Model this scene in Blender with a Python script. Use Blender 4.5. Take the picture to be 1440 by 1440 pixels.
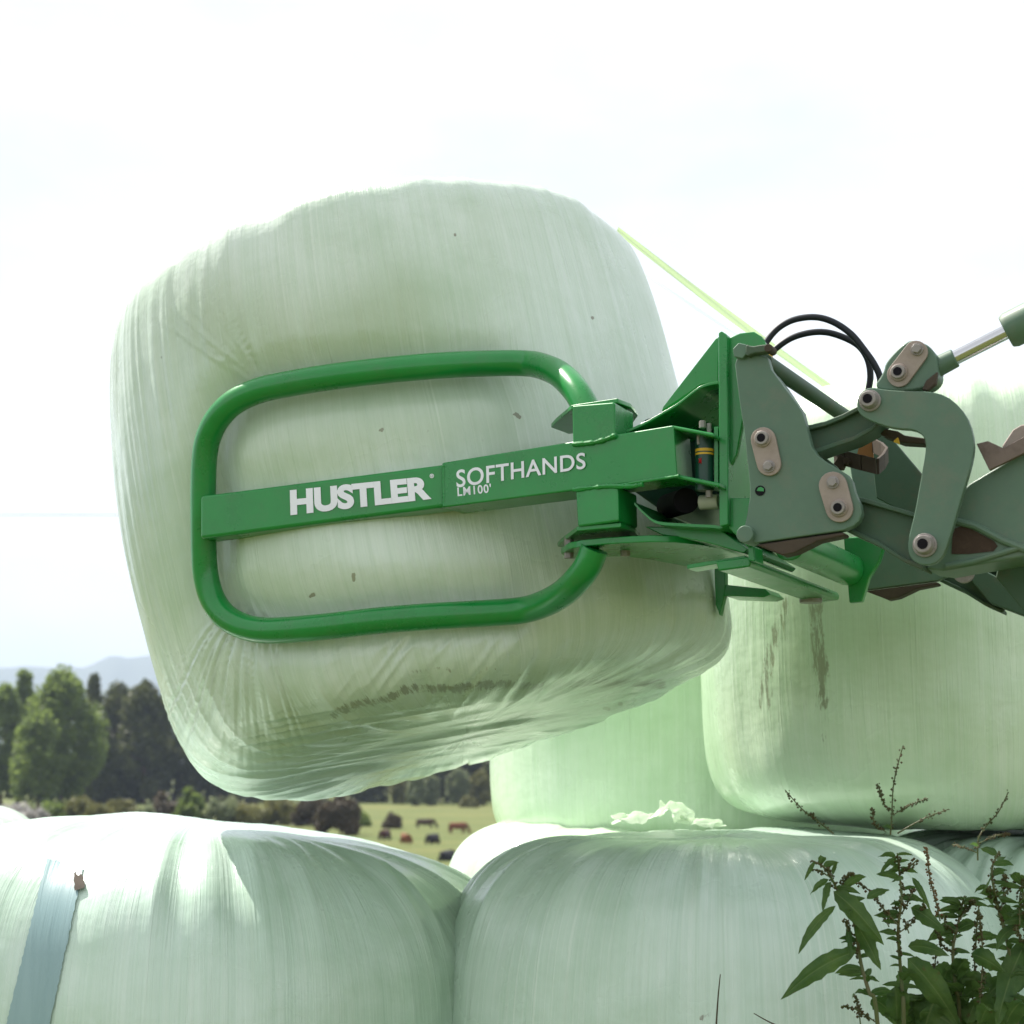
import bpy, bmesh, math, random
import numpy as np
from mathutils import Vector, Matrix
from mathutils.bvhtree import BVHTree

for o in list(bpy.data.objects):
    bpy.data.objects.remove(o)
S = bpy.context.scene
COL = S.collection
rad = math.radians

# ------------------------------------------------------------------ camera
PITCH = rad(8.81)
CAMZ = 1.3
FPX = 2355.0                      # focal length in pixels of the 1440 px photograph
cam = bpy.data.cameras.new('camera')
cam.sensor_width = 36
cam.lens = FPX / 1440 * 36
cam.clip_end = 20000
cam.dof.use_dof = True
cam.dof.focus_distance = 2.95
cam.dof.aperture_fstop = 6.3
camo = bpy.data.objects.new('camera', cam)
COL.objects.link(camo)
camo.location = (0, 0, CAMZ)
camo.rotation_euler = (rad(90) + PITCH, 0, 0)
S.camera = camo

# ------------------------------------------------------------------ light
SUN = Vector((-0.56, 0.46, 1.0)).normalized()
sun_el = math.asin(SUN.z)
sun_az = math.atan2(SUN.x, SUN.y)
W = bpy.data.worlds.new('World')
S.world = W
W.use_nodes = True
wn, wl = W.node_tree.nodes, W.node_tree.links
wn.clear()
wo = wn.new('ShaderNodeOutputWorld'); bg = wn.new('ShaderNodeBackground')
sky = wn.new('ShaderNodeTexSky'); sky.sky_type = 'NISHITA'
sky.sun_disc = False
sky.sun_elevation = sun_el
sky.sun_rotation = sun_az
sky.air_density = 1.0; sky.dust_density = 2.0
tc = wn.new('ShaderNodeTexCoord')
mp = wn.new('ShaderNodeMapping'); mp.inputs['Scale'].default_value = (1.3, 1.3, 3.2)
nz = wn.new('ShaderNodeTexNoise'); nz.inputs['Scale'].default_value = 1.7; nz.inputs['Detail'].default_value = 9
nz.inputs['Roughness'].default_value = 0.55
rmp = wn.new('ShaderNodeValToRGB')
rmp.color_ramp.elements[0].position = 0.30; rmp.color_ramp.elements[0].color = (0.84, 0.84, 0.84, 1)
rmp.color_ramp.elements[1].position = 0.62; rmp.color_ramp.elements[1].color = (1, 1, 1, 1)
cm = wn.new('ShaderNodeMixRGB'); cm.inputs['Color2'].default_value = (7.6, 7.9, 8.1, 1)
wl.new(tc.outputs['Generated'], mp.inputs['Vector']); wl.new(mp.outputs[0], nz.inputs['Vector'])
wl.new(nz.outputs['Fac'], rmp.inputs['Fac']); wl.new(rmp.outputs['Color'], cm.inputs['Fac'])
wl.new(sky.outputs[0], cm.inputs['Color1'])
# the cloud sheet is brightest low down, where one looks through most of it
sx = wn.new('ShaderNodeSeparateXYZ'); wl.new(tc.outputs['Generated'], sx.inputs[0])
hr = wn.new('ShaderNodeMapRange'); wl.new(sx.outputs['Z'], hr.inputs['Value'])
hr.inputs['From Min'].default_value = 0.0; hr.inputs['From Max'].default_value = 0.35
hr.inputs['To Min'].default_value = 1.22; hr.inputs['To Max'].default_value = 1.0
nz2 = wn.new('ShaderNodeTexNoise'); nz2.inputs['Scale'].default_value = 3.1; nz2.inputs['Detail'].default_value = 8; nz2.inputs['Roughness'].default_value = .55
wl.new(mp.outputs[0], nz2.inputs['Vector'])
cr_ = wn.new('ShaderNodeMapRange'); wl.new(nz2.outputs['Fac'], cr_.inputs['Value'])
cr_.inputs['From Min'].default_value = 0.30; cr_.inputs['From Max'].default_value = 0.58; cr_.inputs['To Min'].default_value = .88; cr_.inputs['To Max'].default_value = 1.06
mm_ = wn.new('ShaderNodeMath'); mm_.operation = 'MULTIPLY'; wl.new(hr.outputs[0], mm_.inputs[0]); wl.new(cr_.outputs[0], mm_.inputs[1])
vm = wn.new('ShaderNodeVectorMath'); vm.operation = 'SCALE'
wl.new(cm.outputs[0], vm.inputs[0]); wl.new(mm_.outputs[0], vm.inputs['Scale']); wl.new(vm.outputs[0], bg.inputs['Color'])
bg.inputs['Strength'].default_value = 0.075
wl.new(bg.outputs[0], wo.inputs['Surface'])

sl = bpy.data.lights.new('sun', 'SUN')
sl.energy = 5.0; sl.angle = rad(0.5); sl.color = (1.0, 0.95, 0.86)
so = bpy.data.objects.new('sun', sl); COL.objects.link(so)
so.rotation_euler = SUN.to_track_quat('Z', 'Y').to_euler()
so.location = (-20, 20, 40)

S.view_settings.view_transform = 'Standard'
S.view_settings.look = 'None'
S.view_settings.exposure = 0.98
S.view_settings.gamma = 1
S.cycles.use_denoising = True
S.cycles.max_bounces = 8
S.cycles.transparent_max_bounces = 8
S.cycles.volume_bounces = 0

# ------------------------------------------------------------------ maths
CP, SP = math.cos(PITCH), math.sin(PITCH)
NX = Vector((0.42, 0.91, 0)).normalized()       # width axis of the loader (its side plates face along it)
FW = Vector((-0.91, 0.42, 0)).normalized()      # the way the loader points

def ray(px, py):
    cx = (px - 720) / FPX; cy = (720 - py) / FPX
    return Vector((cx, CP - cy * SP, SP + cy * CP))
CAM = Vector((0, 0, CAMZ))
def P(px, py, Y):                    # point on that sight line at world depth Y
    d = ray(px, py)
    return CAM + d * (Y / d.y)
def PL(px, py, c):                   # point of the vertical side plane N.p = c
    d = ray(px, py)
    return CAM + d * (c / (NX.x * d.x + NX.y * d.y))
def HZ(px, Y, z):                    # point of the horizontal plane z at depth Y
    w = Y * CP + (z - CAMZ) * SP
    return Vector(((px - 720) / FPX * w, Y, z))
def project(co):                     # (n,3) -> pixels
    x = co[:, 0]; y = co[:, 1]; z = co[:, 2] - CAMZ
    w = y * CP + z * SP
    v = -y * SP + z * CP
    return 720 + FPX * x / w, 720 - FPX * v / w

def hash3(ix, iy, iz, seed):
    n = (ix * 374761393 + iy * 668265263 + iz * 2147483647 + seed * 1274126177) & 0xffffffff
    n = ((n ^ (n >> 13)) * 1274126177) & 0xffffffff
    n = n ^ (n >> 16)
    return (n & 0xffff) / 32767.5 - 1.0
def vnoise(x, y, z, seed=0):
    x = np.asarray(x, float); y = np.asarray(y, float) + 0 * x; z = np.asarray(z, float) + 0 * x
    ix = np.floor(x).astype(np.int64); iy = np.floor(y).astype(np.int64); iz = np.floor(z).astype(np.int64)
    fx, fy, fz = x - ix, y - iy, z - iz
    fx = fx*fx*(3-2*fx); fy = fy*fy*(3-2*fy); fz = fz*fz*(3-2*fz)
    def h(a, b, c): return hash3(ix + a, iy + b, iz + c, seed)
    return ((h(0,0,0)*(1-fx)+h(1,0,0)*fx)*(1-fy)+(h(0,1,0)*(1-fx)+h(1,1,0)*fx)*fy)*(1-fz) + \
           ((h(0,0,1)*(1-fx)+h(1,0,1)*fx)*(1-fy)+(h(0,1,1)*(1-fx)+h(1,1,1)*fx)*fy)*fz
def sstep(a, b, x):
    t = np.clip((x - a) / (b - a), 0, 1)
    return t*t*(3-2*t)

# ------------------------------------------------------------------ objects
ORG = {}
def tag(o, label=None, cat=None, group=None, kind=None):
    if label: o['label'] = label
    if cat: o['category'] = cat
    if group: o['group'] = group
    if kind: o['kind'] = kind
    return o
def empty(name, loc, label, cat, group=None):
    o = bpy.data.objects.new(name, None); COL.objects.link(o)
    o.location = loc; o.empty_display_size = 0.1
    ORG[o.name] = Vector(loc)
    return tag(o, label, cat, group)
def link(name, me, parent=None, mat=None):
    o = bpy.data.objects.new(name, me); COL.objects.link(o)
    if mat: me.materials.append(mat)
    if parent:
        org = ORG[parent.name]
        me.transform(Matrix.Translation(-org))
        o.parent = parent; ORG[o.name] = org
    else:
        ORG[o.name] = Vector((0, 0, 0))
    return o

class MB:
    def __init__(s): s.v = []; s.f = []
    def add(s, vs, fs):
        b = len(s.v); s.v += [tuple(v) for v in vs]; s.f += [tuple(i + b for i in f) for f in fs]; return s
    def ext(s, pts, vec):
        n = len(pts); vec = Vector(vec)
        return s.add(list(pts) + [Vector(p) + vec for p in pts],
                     [tuple(range(n)), tuple(range(2*n-1, n-1, -1))] + [(i, i+n, (i+1) % n + n, (i+1) % n) for i in range(n)])
    def prism(s, px, c, t):
        return s.ext([PL(x, y, c) for x, y in px], NX * t)
    def tube(s, path, r, seg=12, cap=True, flat=1.0):
        path = [Vector(p) for p in path]; n = len(path)
        rs = r if isinstance(r, (list, tuple)) else [r] * n
        vs = []; prev = None
        for i, p in enumerate(path):
            t = (path[min(i+1, n-1)] - path[max(i-1, 0)]).normalized()
            if prev is None:
                a = t.orthogonal().normalized()
            else:
                a = (prev - t * prev.dot(t)).normalized()
            prev = a; b = t.cross(a)
            for k in range(seg):
                th = 2 * math.pi * k / seg
                vs.append(p + (a * math.cos(th) + b * math.sin(th) * flat) * rs[i])
        fs = [(i*seg+k, i*seg+(k+1) % seg, (i+1)*seg+(k+1) % seg, (i+1)*seg+k) for i in range(n-1) for k in range(seg)]
        if cap: fs += [tuple(range(seg-1, -1, -1)), tuple((n-1)*seg+k for k in range(seg))]
        return s.add(vs, fs)
    def cyl(s, p0, p1, r, seg=28, r1=None):
        return s.tube([p0, p1], [r, r if r1 is None else r1], seg)
    def build(s, name, mat, parent=None, bevel=0, smooth=True, angle=35, segs=2):
        me = bpy.data.meshes.new(name); me.from_pydata(s.v, [], s.f)
        bm = bmesh.new(); bm.from_mesh(me); bmesh.ops.recalc_face_normals(bm, faces=bm.faces)
        bm.to_mesh(me); bm.free()
        if smooth:
            me.shade_smooth(); me.set_sharp_from_angle(angle=rad(angle))
        o = link(name, me, parent, mat)
        if bevel:
            m = o.modifiers.new('bevel', 'BEVEL'); m.width = bevel; m.segments = segs
            m.limit_method = 'ANGLE'; m.angle_limit = rad(38); m.harden_normals = True
        return o

def chaikin(pts, it=2, closed=True):
    for _ in range(it):
        q = []; n = len(pts)
        rng = range(n) if closed else range(n-1)
        if not closed: q.append(pts[0])
        for i in rng:
            a, b = pts[i], pts[(i+1) % n]
            q.append(tuple(a[k]*.75 + b[k]*.25 for k in range(len(a)))); q.append(tuple(a[k]*.25 + b[k]*.75 for k in range(len(a))))
        if not closed: q.append(pts[-1])
        pts = q
    return pts
def catmull(pts, sub=8):
    pts = [Vector(p) for p in pts]; out = []
    for i in range(len(pts)-1):
        p0 = pts[max(i-1, 0)]; p1 = pts[i]; p2 = pts[i+1]; p3 = pts[min(i+2, len(pts)-1)]
        for k in range(sub):
            t = k / sub
            out.append(0.5*((2*p1)+(p2-p0)*t+(2*p0-5*p1+4*p2-p3)*t*t+(3*p1-p0-3*p2+p3)*t**3))
    out.append(pts[-1]); return out
def capsule(x1, y1, x2, y2, r, r2=None, n=10, cut=False):
    r2 = r if r2 is None else r2
    a = math.atan2(y2-y1, x2-x1); out = []
    for k in range(n+1):
        t = a + math.pi/2 + math.pi*k/n; out.append((x1+r*math.cos(t), y1+r*math.sin(t)))
    if cut:
        for s_ in (-1, 1):
            t = a + s_*math.pi/2
            e = (x2+r2*math.cos(t), y2+r2*math.sin(t)); f = (e[0]+r2*.75*math.cos(a)-s_*r2*.35*math.cos(t-a)*0, e[1]+r2*.75*math.sin(a))
            q = (x2+r2*1.05*math.cos(a)+.45*r2*math.cos(t), y2+r2*1.05*math.sin(a)+.45*r2*math.sin(t))
            e2 = (e[0]+.5*r2*math.cos(a), e[1]+.5*r2*math.sin(a))
            out += [e2, q] if s_ == -1 else [q, e2]
    else:
        for k in range(n+1):
            t = a - math.pi/2 + math.pi*k/n; out.append((x2+r2*math.cos(t), y2+r2*math.sin(t)))
    return out

# ------------------------------------------------------------------ materials
class NT:
    def __init__(s, name):
        s.m = bpy.data.materials.new(name); s.m.use_nodes = True
        s.n = s.m.node_tree.nodes; s.l = s.m.node_tree.links
        s.b = s.n['Principled BSDF']; s.out = s.n['Material Output']
    def put(s, sock, v):
        if isinstance(v, bpy.types.NodeSocket): s.l.new(v, sock)
        elif v is not None: sock.default_value = v
    def coord(s, k='Object', scale=(1,1,1), rot=(0,0,0)):
        t = s.n.new('ShaderNodeTexCoord'); m = s.n.new('ShaderNodeMapping')
        s.l.new(t.outputs[k], m.inputs[0]); m.inputs['Scale'].default_value = scale; m.inputs['Rotation'].default_value = rot
        return m.outputs[0]
    def noise(s, vec, scale, detail=4, rough=.5, dist=0):
        t = s.n.new('ShaderNodeTexNoise'); s.put(t.inputs['Vector'], vec)
        t.inputs['Scale'].default_value = scale; t.inputs['Detail'].default_value = detail
        t.inputs['Roughness'].default_value = rough; t.inputs['Distortion'].default_value = dist
        return t.outputs['Fac']
    def ramp(s, fac, stops):
        t = s.n.new('ShaderNodeValToRGB'); s.put(t.inputs[0], fac)
        e = t.color_ramp.elements
        while len(e) < len(stops): e.new(0.5)
        for i, (p, c) in enumerate(stops):
            e[i].position = p; e[i].color = (c, c, c, 1) if isinstance(c, (int, float)) else (*c, 1)
        return t.outputs[0]
    def mix(s, fac, a, b, mode='MIX'):
        t = s.n.new('ShaderNodeMixRGB'); t.blend_type = mode
        s.put(t.inputs[0], fac)
        s.put(t.inputs[1], a if not isinstance(a, tuple) else (*a, 1)); s.put(t.inputs[2], b if not isinstance(b, tuple) else (*b, 1))
        return t.outputs[0]
    def math(s, op, a, b=None, c=None):
        t = s.n.new('ShaderNodeMath'); t.operation = op
        s.put(t.inputs[0], a)
        if b is not None: s.put(t.inputs[1], b)
        if c is not None: s.put(t.inputs[2], c)
        return t.outputs[0]
    def bump(s, h, strength, dist, nrm=None):
        t = s.n.new('ShaderNodeBump'); s.put(t.inputs['Height'], h)
        t.inputs['Strength'].default_value = strength; t.inputs['Distance'].default_value = dist
        if nrm is not None: s.l.new(nrm, t.inputs['Normal'])
        return t.outputs[0]
    def attr(s, name):
        t = s.n.new('ShaderNodeAttribute'); t.attribute_name = name; return t.outputs['Fac']
    def fin(s, color=None, rough=None, normal=None, metal=0, spec=.5, coat=0, coatr=.05):
        if color is not None: s.put(s.b.inputs['Base Color'], (*color, 1) if isinstance(color, tuple) else color)
        if rough is not None: s.put(s.b.inputs['Roughness'], rough)
        if normal is not None: s.l.new(normal, s.b.inputs['Normal'])
        s.b.inputs['Metallic'].default_value = metal; s.b.inputs['Specular IOR Level'].default_value = spec
        s.b.inputs['Coat Weight'].default_value = coat; s.b.inputs['Coat Roughness'].default_value = coatr
        return s.m

def film(name, ca, cb, tint, rough=.27):
    t = NT(name)
    uv = t.n.new('ShaderNodeUVMap'); uv.uv_map = 'wrap'; uv = uv.outputs[0]
    def M(sx, sy, rot=0, loc=(0, 0, 0)):
        m = t.n.new('ShaderNodeMapping'); t.l.new(uv, m.inputs[0]); m.inputs['Scale'].default_value = (sx, sy, 1)
        m.inputs['Rotation'].default_value = (0, 0, rot); m.inputs['Location'].default_value = loc; return m.outputs[0]
    fine = t.noise(M(210, 2.0), 1, 5, .65)
    mid = t.noise(M(48, 1.1, .03), 1, 6, .65, .2)
    wide = t.noise(M(7, 1.5, .05), 1, 4, .5, .4)
    patch = t.noise(M(2.1, 2.4, 0, (3, 1, 0)), 1, 5, .6)
    cr = t.noise(M(17, .55, .05, (5, 2, 0)), 1, 3, .4)
    crease = t.ramp(t.math('ABSOLUTE', t.math('SUBTRACT', cr, .5)), [(0, 1), (.008, .35), (.022, 0)])
    cr2 = t.noise(M(26, .8, -.12, (9, 4, 0)), 1, 3, .4)
    crease2 = t.ramp(t.math('ABSOLUTE', t.math('SUBTRACT', cr2, .5)), [(0, 1), (.008, .3), (.022, 0)])
    gate = t.ramp(t.noise(M(3, 2, 0, (7, 7, 0)), 1, 2), [(.47, 0), (.62, 1)])
    crease = t.math('MULTIPLY', t.mix(gate, crease, crease2), t.ramp(t.noise(M(2.2, 3, 0, (17, 3, 0)), 1, 3), [(.42, 0), (.60, 1)]))
    col = t.mix(t.ramp(fine, [(.22, 0), (.80, 1)]), ca, cb)
    col = t.mix(t.math('MULTIPLY', t.ramp(mid, [(.40, 0), (.66, 1)]), .45), col, tint)
    col = t.mix(t.math('MULTIPLY', t.ramp(patch, [(.40, 0), (.66, 1)]), .75), col, (ca[0]*.76, ca[1]*.84, ca[2]*.72))
    streak = t.ramp(t.noise(M(75, 1.1, 0, (2, 9, 0)), 1, 3, .7), [(.58, 0), (.72, 1)])
    col = t.mix(t.math('MULTIPLY', streak, .10), col, (.30, .38, .22))
    wst = t.ramp(t.noise(M(170, .9, .01, (4, 6, 0)), 1, 4, .65), [(.52, 0), (.64, 1)])
    wg = t.ramp(t.noise(M(4, 1.3, .1, (12, 5, 0)), 1, 4, .6), [(.40, 0), (.62, 1)])
    col = t.mix(t.math('MULTIPLY', t.math('MULTIPLY', wst, wg), .30), col, (.80, .84, .80))  # white streaks painted into the colour as bright film highlights
    col = t.mix(t.math('MULTIPLY', crease, .04), col, (.28, .38, .24))
    # specks of mud on the film
    vor = t.n.new('ShaderNodeTexVoronoi'); t.l.new(M(9, 7), vor.inputs['Vector']); vor.inputs['Scale'].default_value = 1
    sp = t.ramp(vor.outputs['Distance'], [(0, 1), (.030, 1), (.04, 0)])
    spg = t.ramp(t.noise(M(4, 4, 0, (1, 5, 0)), 1, 2), [(.55, 0), (.6, 1)])
    col = t.mix(t.math('MULTIPLY', t.math('MULTIPLY', sp, spg), .8), col, (.06, .07, .04))
    d = t.attr('dirt')
    dn = t.noise(M(70, 13, .08), 1, 8, .8, .5)
    dm = t.ramp(t.math('ADD', t.math('MULTIPLY', d, .45), t.math('MULTIPLY', dn, 1.2)), [(.92, 0), (1.22, 1)])
    dm = t.math('MULTIPLY', dm, t.math('MINIMUM', t.math('MULTIPLY', d, 3), 1))
    col = t.mix(t.math('MULTIPLY', dm, .70), col, (.12, .085, .05))
    g = t.attr('grime_shade')
    col = t.mix(t.math('MULTIPLY', g, t.math('ADD', t.math('MULTIPLY', mid, .6), .2)), col, (.27, .35, .17))  # olive tone: real grime, plus shade painted on the lifted bale's underside
    h = t.math('ADD', t.math('MULTIPLY', fine, .35), t.math('MULTIPLY', mid, 1.0))
    n1 = t.bump(t.math('ADD', h, t.math('MULTIPLY', wst, .15)), .55, .0036)
    n2 = t.bump(t.math('ADD', wide, t.math('MULTIPLY', patch, 1.2)), .7, .014, n1)
    pk = t.n.new('ShaderNodeTexVoronoi'); pk.feature = 'SMOOTH_F1'; t.l.new(M(5.5, 3.2, .2), pk.inputs['Vector']); pk.inputs['Scale'].default_value = 1
    dent = t.ramp(pk.outputs['Distance'], [(0, 1), (.10, .5), (.30, 0)])
    n2 = t.bump(t.math('MULTIPLY', dent, t.ramp(t.noise(M(3, 3, 0, (8, 2, 0)), 1, 3), [(.45, 0), (.6, 1)])), .5, .006, n2)
    n3 = t.bump(crease, .30, .003, n2)
    t.b.inputs['Subsurface Weight'].default_value = 0.0
    t.b.inputs['Sheen Weight'].default_value = 0.0
    r = t.math('ADD', t.math('MULTIPLY', patch, .22), rough - .10)
    return t.fin(col, r, n3, spec=.5, coat=.40, coatr=.20)
FILM = film('pale green stretch film', (.49, .59, .495), (.61, .70, .625), (.69, .745, .72))
FILM2 = film('pale green stretch film greener', (.53, .68, .49), (.63, .76, .58), (.70, .79, .66))
FILMW = film('weathered pale film', (.44, .575, .49), (.55, .68, .60), (.64, .73, .69))
def tape():
    t = NT('blue grey repair tape')
    uv = t.n.new('ShaderNodeUVMap'); uv.uv_map = 'wrap'
    m = t.n.new('ShaderNodeMapping'); t.l.new(uv.outputs[0], m.inputs[0]); m.inputs['Scale'].default_value = (40, 3, 1)
    n = t.noise(m.outputs[0], 1, 5, .6, .5)
    return t.fin(t.mix(n, (.17, .28, .30), (.29, .41, .43)), .35, t.bump(n, .6, .004))
TAPE = tape()

def paint(name, col, rough=.3, coat=.5, dirt=None, amt=.3, dscale=6, spec=.5):
    t = NT(name); c = t.coord('Object')
    n = t.noise(c, dscale, 6, .65); f = t.noise(c, 90, 3, .6)
    base = t.mix(t.ramp(n, [(.35, 0), (.7, 1)]), tuple(x*.90 for x in col), tuple(min(1, x*1.10) for x in col))
    if dirt:
        base = t.mix(t.math('MULTIPLY', t.ramp(t.noise(c, dscale*1.7, 8, .75), [(.50, 0), (.72, 1)]), amt), base, dirt)
    r = t.math('ADD', t.math('MULTIPLY', n, .22), rough - .10)
    return t.fin(base, r, t.bump(t.math('ADD', n, t.math('MULTIPLY', f, .15)), .12, .004), coat=coat, coatr=.12, spec=spec*.7)
GREEN = paint('bright green gloss paint', (.008, .205, .038), .28, .30, (.055, .15, .055), .35, 11)
OLIVE = paint('matt loader green paint', (.085, .150, .104), .50, .06, (.15, .145, .11), .5, 7)
OLIVED = paint('dusty casting green', (.045, .090, .055), .60, 0, (.10, .085, .055), .6, 9)
RUST = paint('rusty dirty steel', (.060, .044, .032), .8, 0, (.025, .020, .015), .7, 14)
LOCK = paint('worn zinc lock plate', (.29, .235, .205), .55, 0, (.20, .15, .12), .5, 22)
STEEL = paint('grey pin steel', (.25, .225, .215), .36, .1, (.10, .07, .055), .6, 30)
DARK = paint('dark bore', (.008, .007, .010), .8, 0, spec=.2)
RUBBER = paint('black hose rubber', (.007, .010, .016), .5, 0, spec=.5)
CYLG = paint('dark green cylinder and body shade paint', (.006, .045, .028), .35, .1)
YEL = paint('yellow band', (.60, .36, .02), .5, 0)
RED = paint('red band mark', (.45, .01, .015), .5, 0)
WHITE = paint('white vinyl lettering', (.74, .74, .82), .45, 0)
BEIGE = paint('pale nylon roller', (.45, .47, .40), .5, 0)
MUD = paint('dry mud', (.045, .028, .02), .9, 0, (.09, .06, .045), .6, 40)
def chrome():
    t = NT('chrome rod'); return t.fin((.50, .50, .52), .12, metal=1)
CHROME = chrome()

def leafmat(name, a, b, trans=.35, scale=8, rough=.55, rib=False):
    t = NT(name)
    n = t.noise(t.coord('Object'), scale, 4, .6)
    col = t.mix(t.ramp(n, [(.3, 0), (.7, 1)]), a, b)
    nrm = None
    if rib:
        rb = t.attr('rib')
        col = t.mix(t.ramp(rb, [(.72, 0), (.95, .55)]), col, (.16, .22, .08))
        col = t.mix(t.ramp(t.noise(t.coord('Object'), 55, 3, .6), [(.66, 0), (.72, .6)]), col, (.10, .055, .025))
        nrm = t.bump(t.math('ADD', rb, t.noise(t.coord('Object'), 130, 4, .6)), .6, .002)
    t.fin(col, rough, nrm, spec=.3)
    tr = t.n.new('ShaderNodeBsdfTranslucent'); ms = t.n.new('ShaderNodeMixShader')
    t.l.new(t.mix(.5, col, tuple(min(1, x*1.6) for x in b)), tr.inputs['Color'])
    ms.inputs[0].default_value = trans
    t.l.new(t.b.outputs[0], ms.inputs[1]); t.l.new(tr.outputs[0], ms.inputs[2]); t.l.new(ms.outputs[0], t.out.inputs['Surface'])
    return t.m
DOCK = leafmat('dock leaf', (.030, .080, .020), (.095, .160, .040), .42, 22, .5, True)
DOCKD = leafmat('dock seed', (.09, .05, .02), (.06, .085, .03), .1, 60, .7)
DOCKB = leafmat('ripe dock seed', (.20, .11, .045), (.13, .09, .04), .1, 60, .7)
STEMM = leafmat('dock stem', (.07, .11, .035), (.11, .09, .04), .05, 20, .5)
POPLAR = leafmat('poplar leaves', (.040, .075, .022), (.19, .25, .06), .5, .8)
PINE = leafmat('dark shelter foliage', (.018, .026, .010), (.10, .115, .03), .25, .25)
SCRUB = leafmat('olive scrub leaves', (.08, .09, .03), (.22, .21, .07), .25, .5)
PALE = leafmat('pale willow leaves', (.10, .13, .07), (.22, .25, .13), .3, .5)
BROWNT = leafmat('brown dry shrub leaves', (.05, .045, .03), (.12, .09, .055), .15, .6)
BLOOM = leafmat('greyish white bloom', (.30, .29, .27), (.45, .43, .42), .2, .8)
BARK = paint('bark', (.11, .07, .05), .9, 0, (.05, .04, .03), .6, 3)

# ------------------------------------------------------------------ setting
def ground():
    xs = np.concatenate([-np.geomspace(9000, 8, 40), np.linspace(-6, 6, 13), np.geomspace(8, 9000, 40)])
    ys = np.concatenate([[-30], np.linspace(-5, 60, 66), np.geomspace(64, 9000, 90)])
    X, Y = np.meshgrid(xs, ys)
    Z = -4.6 * sstep(9, 46, Y) + .10 * vnoise(X*.15, Y*.15, 0, 3) * sstep(8, 20, Y) + .25 * vnoise(X*.03, Y*.03, 1, 4) * sstep(40, 90, Y)
    n, m = X.shape
    v = np.stack([X, Y, Z], -1).reshape(-1, 3)
    f = [(j*m+i, j*m+i+1, (j+1)*m+i+1, (j+1)*m+i) for j in range(n-1) for i in range(m-1)]
    me = bpy.data.meshes.new('field'); me.from_pydata(v.tolist(), [], f); me.shade_smooth()
    t = NT('pasture grass')
    c = t.coord('Object'); c2 = t.coord('Object', (.4, 1.5, 1))
    col = t.mix(t.ramp(t.noise(c2, .05, 6, .6), [(.35, 0), (.65, 1)]), (.075, .105, .022), (.165, .155, .050))
    col = t.mix(t.ramp(t.noise(c2, .25, 6, .7), [(.45, 0), (.75, 1)]), col, (.050, .080, .022))
    col = t.mix(t.math('MULTIPLY', t.noise(c, 3, 5, .7), .5), col, (.12, .15, .05))
    o = link('field', me, None, t.fin(col, .9, t.bump(t.noise(c, 2.5, 6, .7), .8, .15), spec=.2))
    tag(o, kind='structure')
ground()

def hills():
    def ridge(name, Y, pts, seed, depth):
        px = np.linspace(-2500, 3900, 500)
        kx = [p[0] for p in pts]; ky = [p[1] for p in pts]
        yy = np.interp(px, kx, ky) + 3.0*vnoise(px*.02, 0, 0, seed) + 1.5*vnoise(px*.06, 0, 0, seed+1)
        rows = []
        for k, s_ in enumerate(np.linspace(0, 1, 14)):
            D = Y - depth*(1-s_)
            base = np.array([P(a, b, Y) for a, b in zip(px, yy)])
            z = -6 + (base[:, 2] + 6) * (s_**1.3) * (1 + .12*(1-s_)*vnoise(px*.03, s_*6, 0, seed+5))
            rows.append(np.stack([base[:, 0]*D/Y, np.full(len(px), D), z], -1))
        rows.append(np.stack([rows[-1][:, 0], np.full(len(px), Y + depth*.8), np.full(len(px), -6.)], -1))
        m = len(px); v = np.concatenate(rows)
        f = [(j*m+i, j*m+i+1, (j+1)*m+i+1, (j+1)*m+i) for j in range(len(rows)-1) for i in range(m-1)]
        me = bpy.data.meshes.new(name); me.from_pydata(v.tolist(), [], f); me.shade_smooth()
        t = NT(name)
        col = t.mix(t.noise(t.coord('Object'), .01, 6, .6), (.03, .05, .03), (.07, .09, .05))
        o = link(name, me, None, t.fin(col, .9)); tag(o, kind='structure')
    ridge('hills', 6200, [(-2500, 960), (-600, 930), (-200, 945), (0, 941), (70, 939), (120, 938), (145, 930), (160, 924), (176, 927), (200, 926), (260, 915), (400, 900), (700, 925), (1100, 905), (1600, 930), (3900, 950)], 5, 1500)
    ridge('near_hills', 3400, [(-2500, 990), (0, 985), (120, 978), (170, 964), (190, 963), (240, 980), (600, 975), (3900, 985)], 9, 700)
hills()

# haze: one closed box of air round everything
hz = MB()
x0, x1, y0, y1, z0, z1 = -9500, 9500, -60, 9500, -7.5, 620
hz.add([(x0,y0,z0),(x1,y0,z0),(x1,y1,z0),(x0,y1,z0),(x0,y0,z1),(x1,y0,z1),(x1,y1,z1),(x0,y1,z1)],
       [(0,3,2,1),(4,5,6,7),(0,1,5,4),(1,2,6,5),(2,3,7,6),(3,0,4,7)])
hm = bpy.data.materials.new('haze air'); hm.use_nodes = True
hm.node_tree.nodes.remove(hm.node_tree.nodes['Principled BSDF'])
vol = hm.node_tree.nodes.new('ShaderNodeVolumePrincipled')
vol.inputs['Color'].default_value = (.66, .79, 1.0, 1); vol.inputs['Density'].default_value = 0.00017
vol.inputs['Anisotropy'].default_value = 0.0
hm.node_tree.links.new(vol.outputs[0], hm.node_tree.nodes['Material Output'].inputs['Volume'])
HAZE = True
if HAZE:
    ho = hz.build('haze', hm, smooth=False); tag(ho, kind='stuff')

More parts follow.
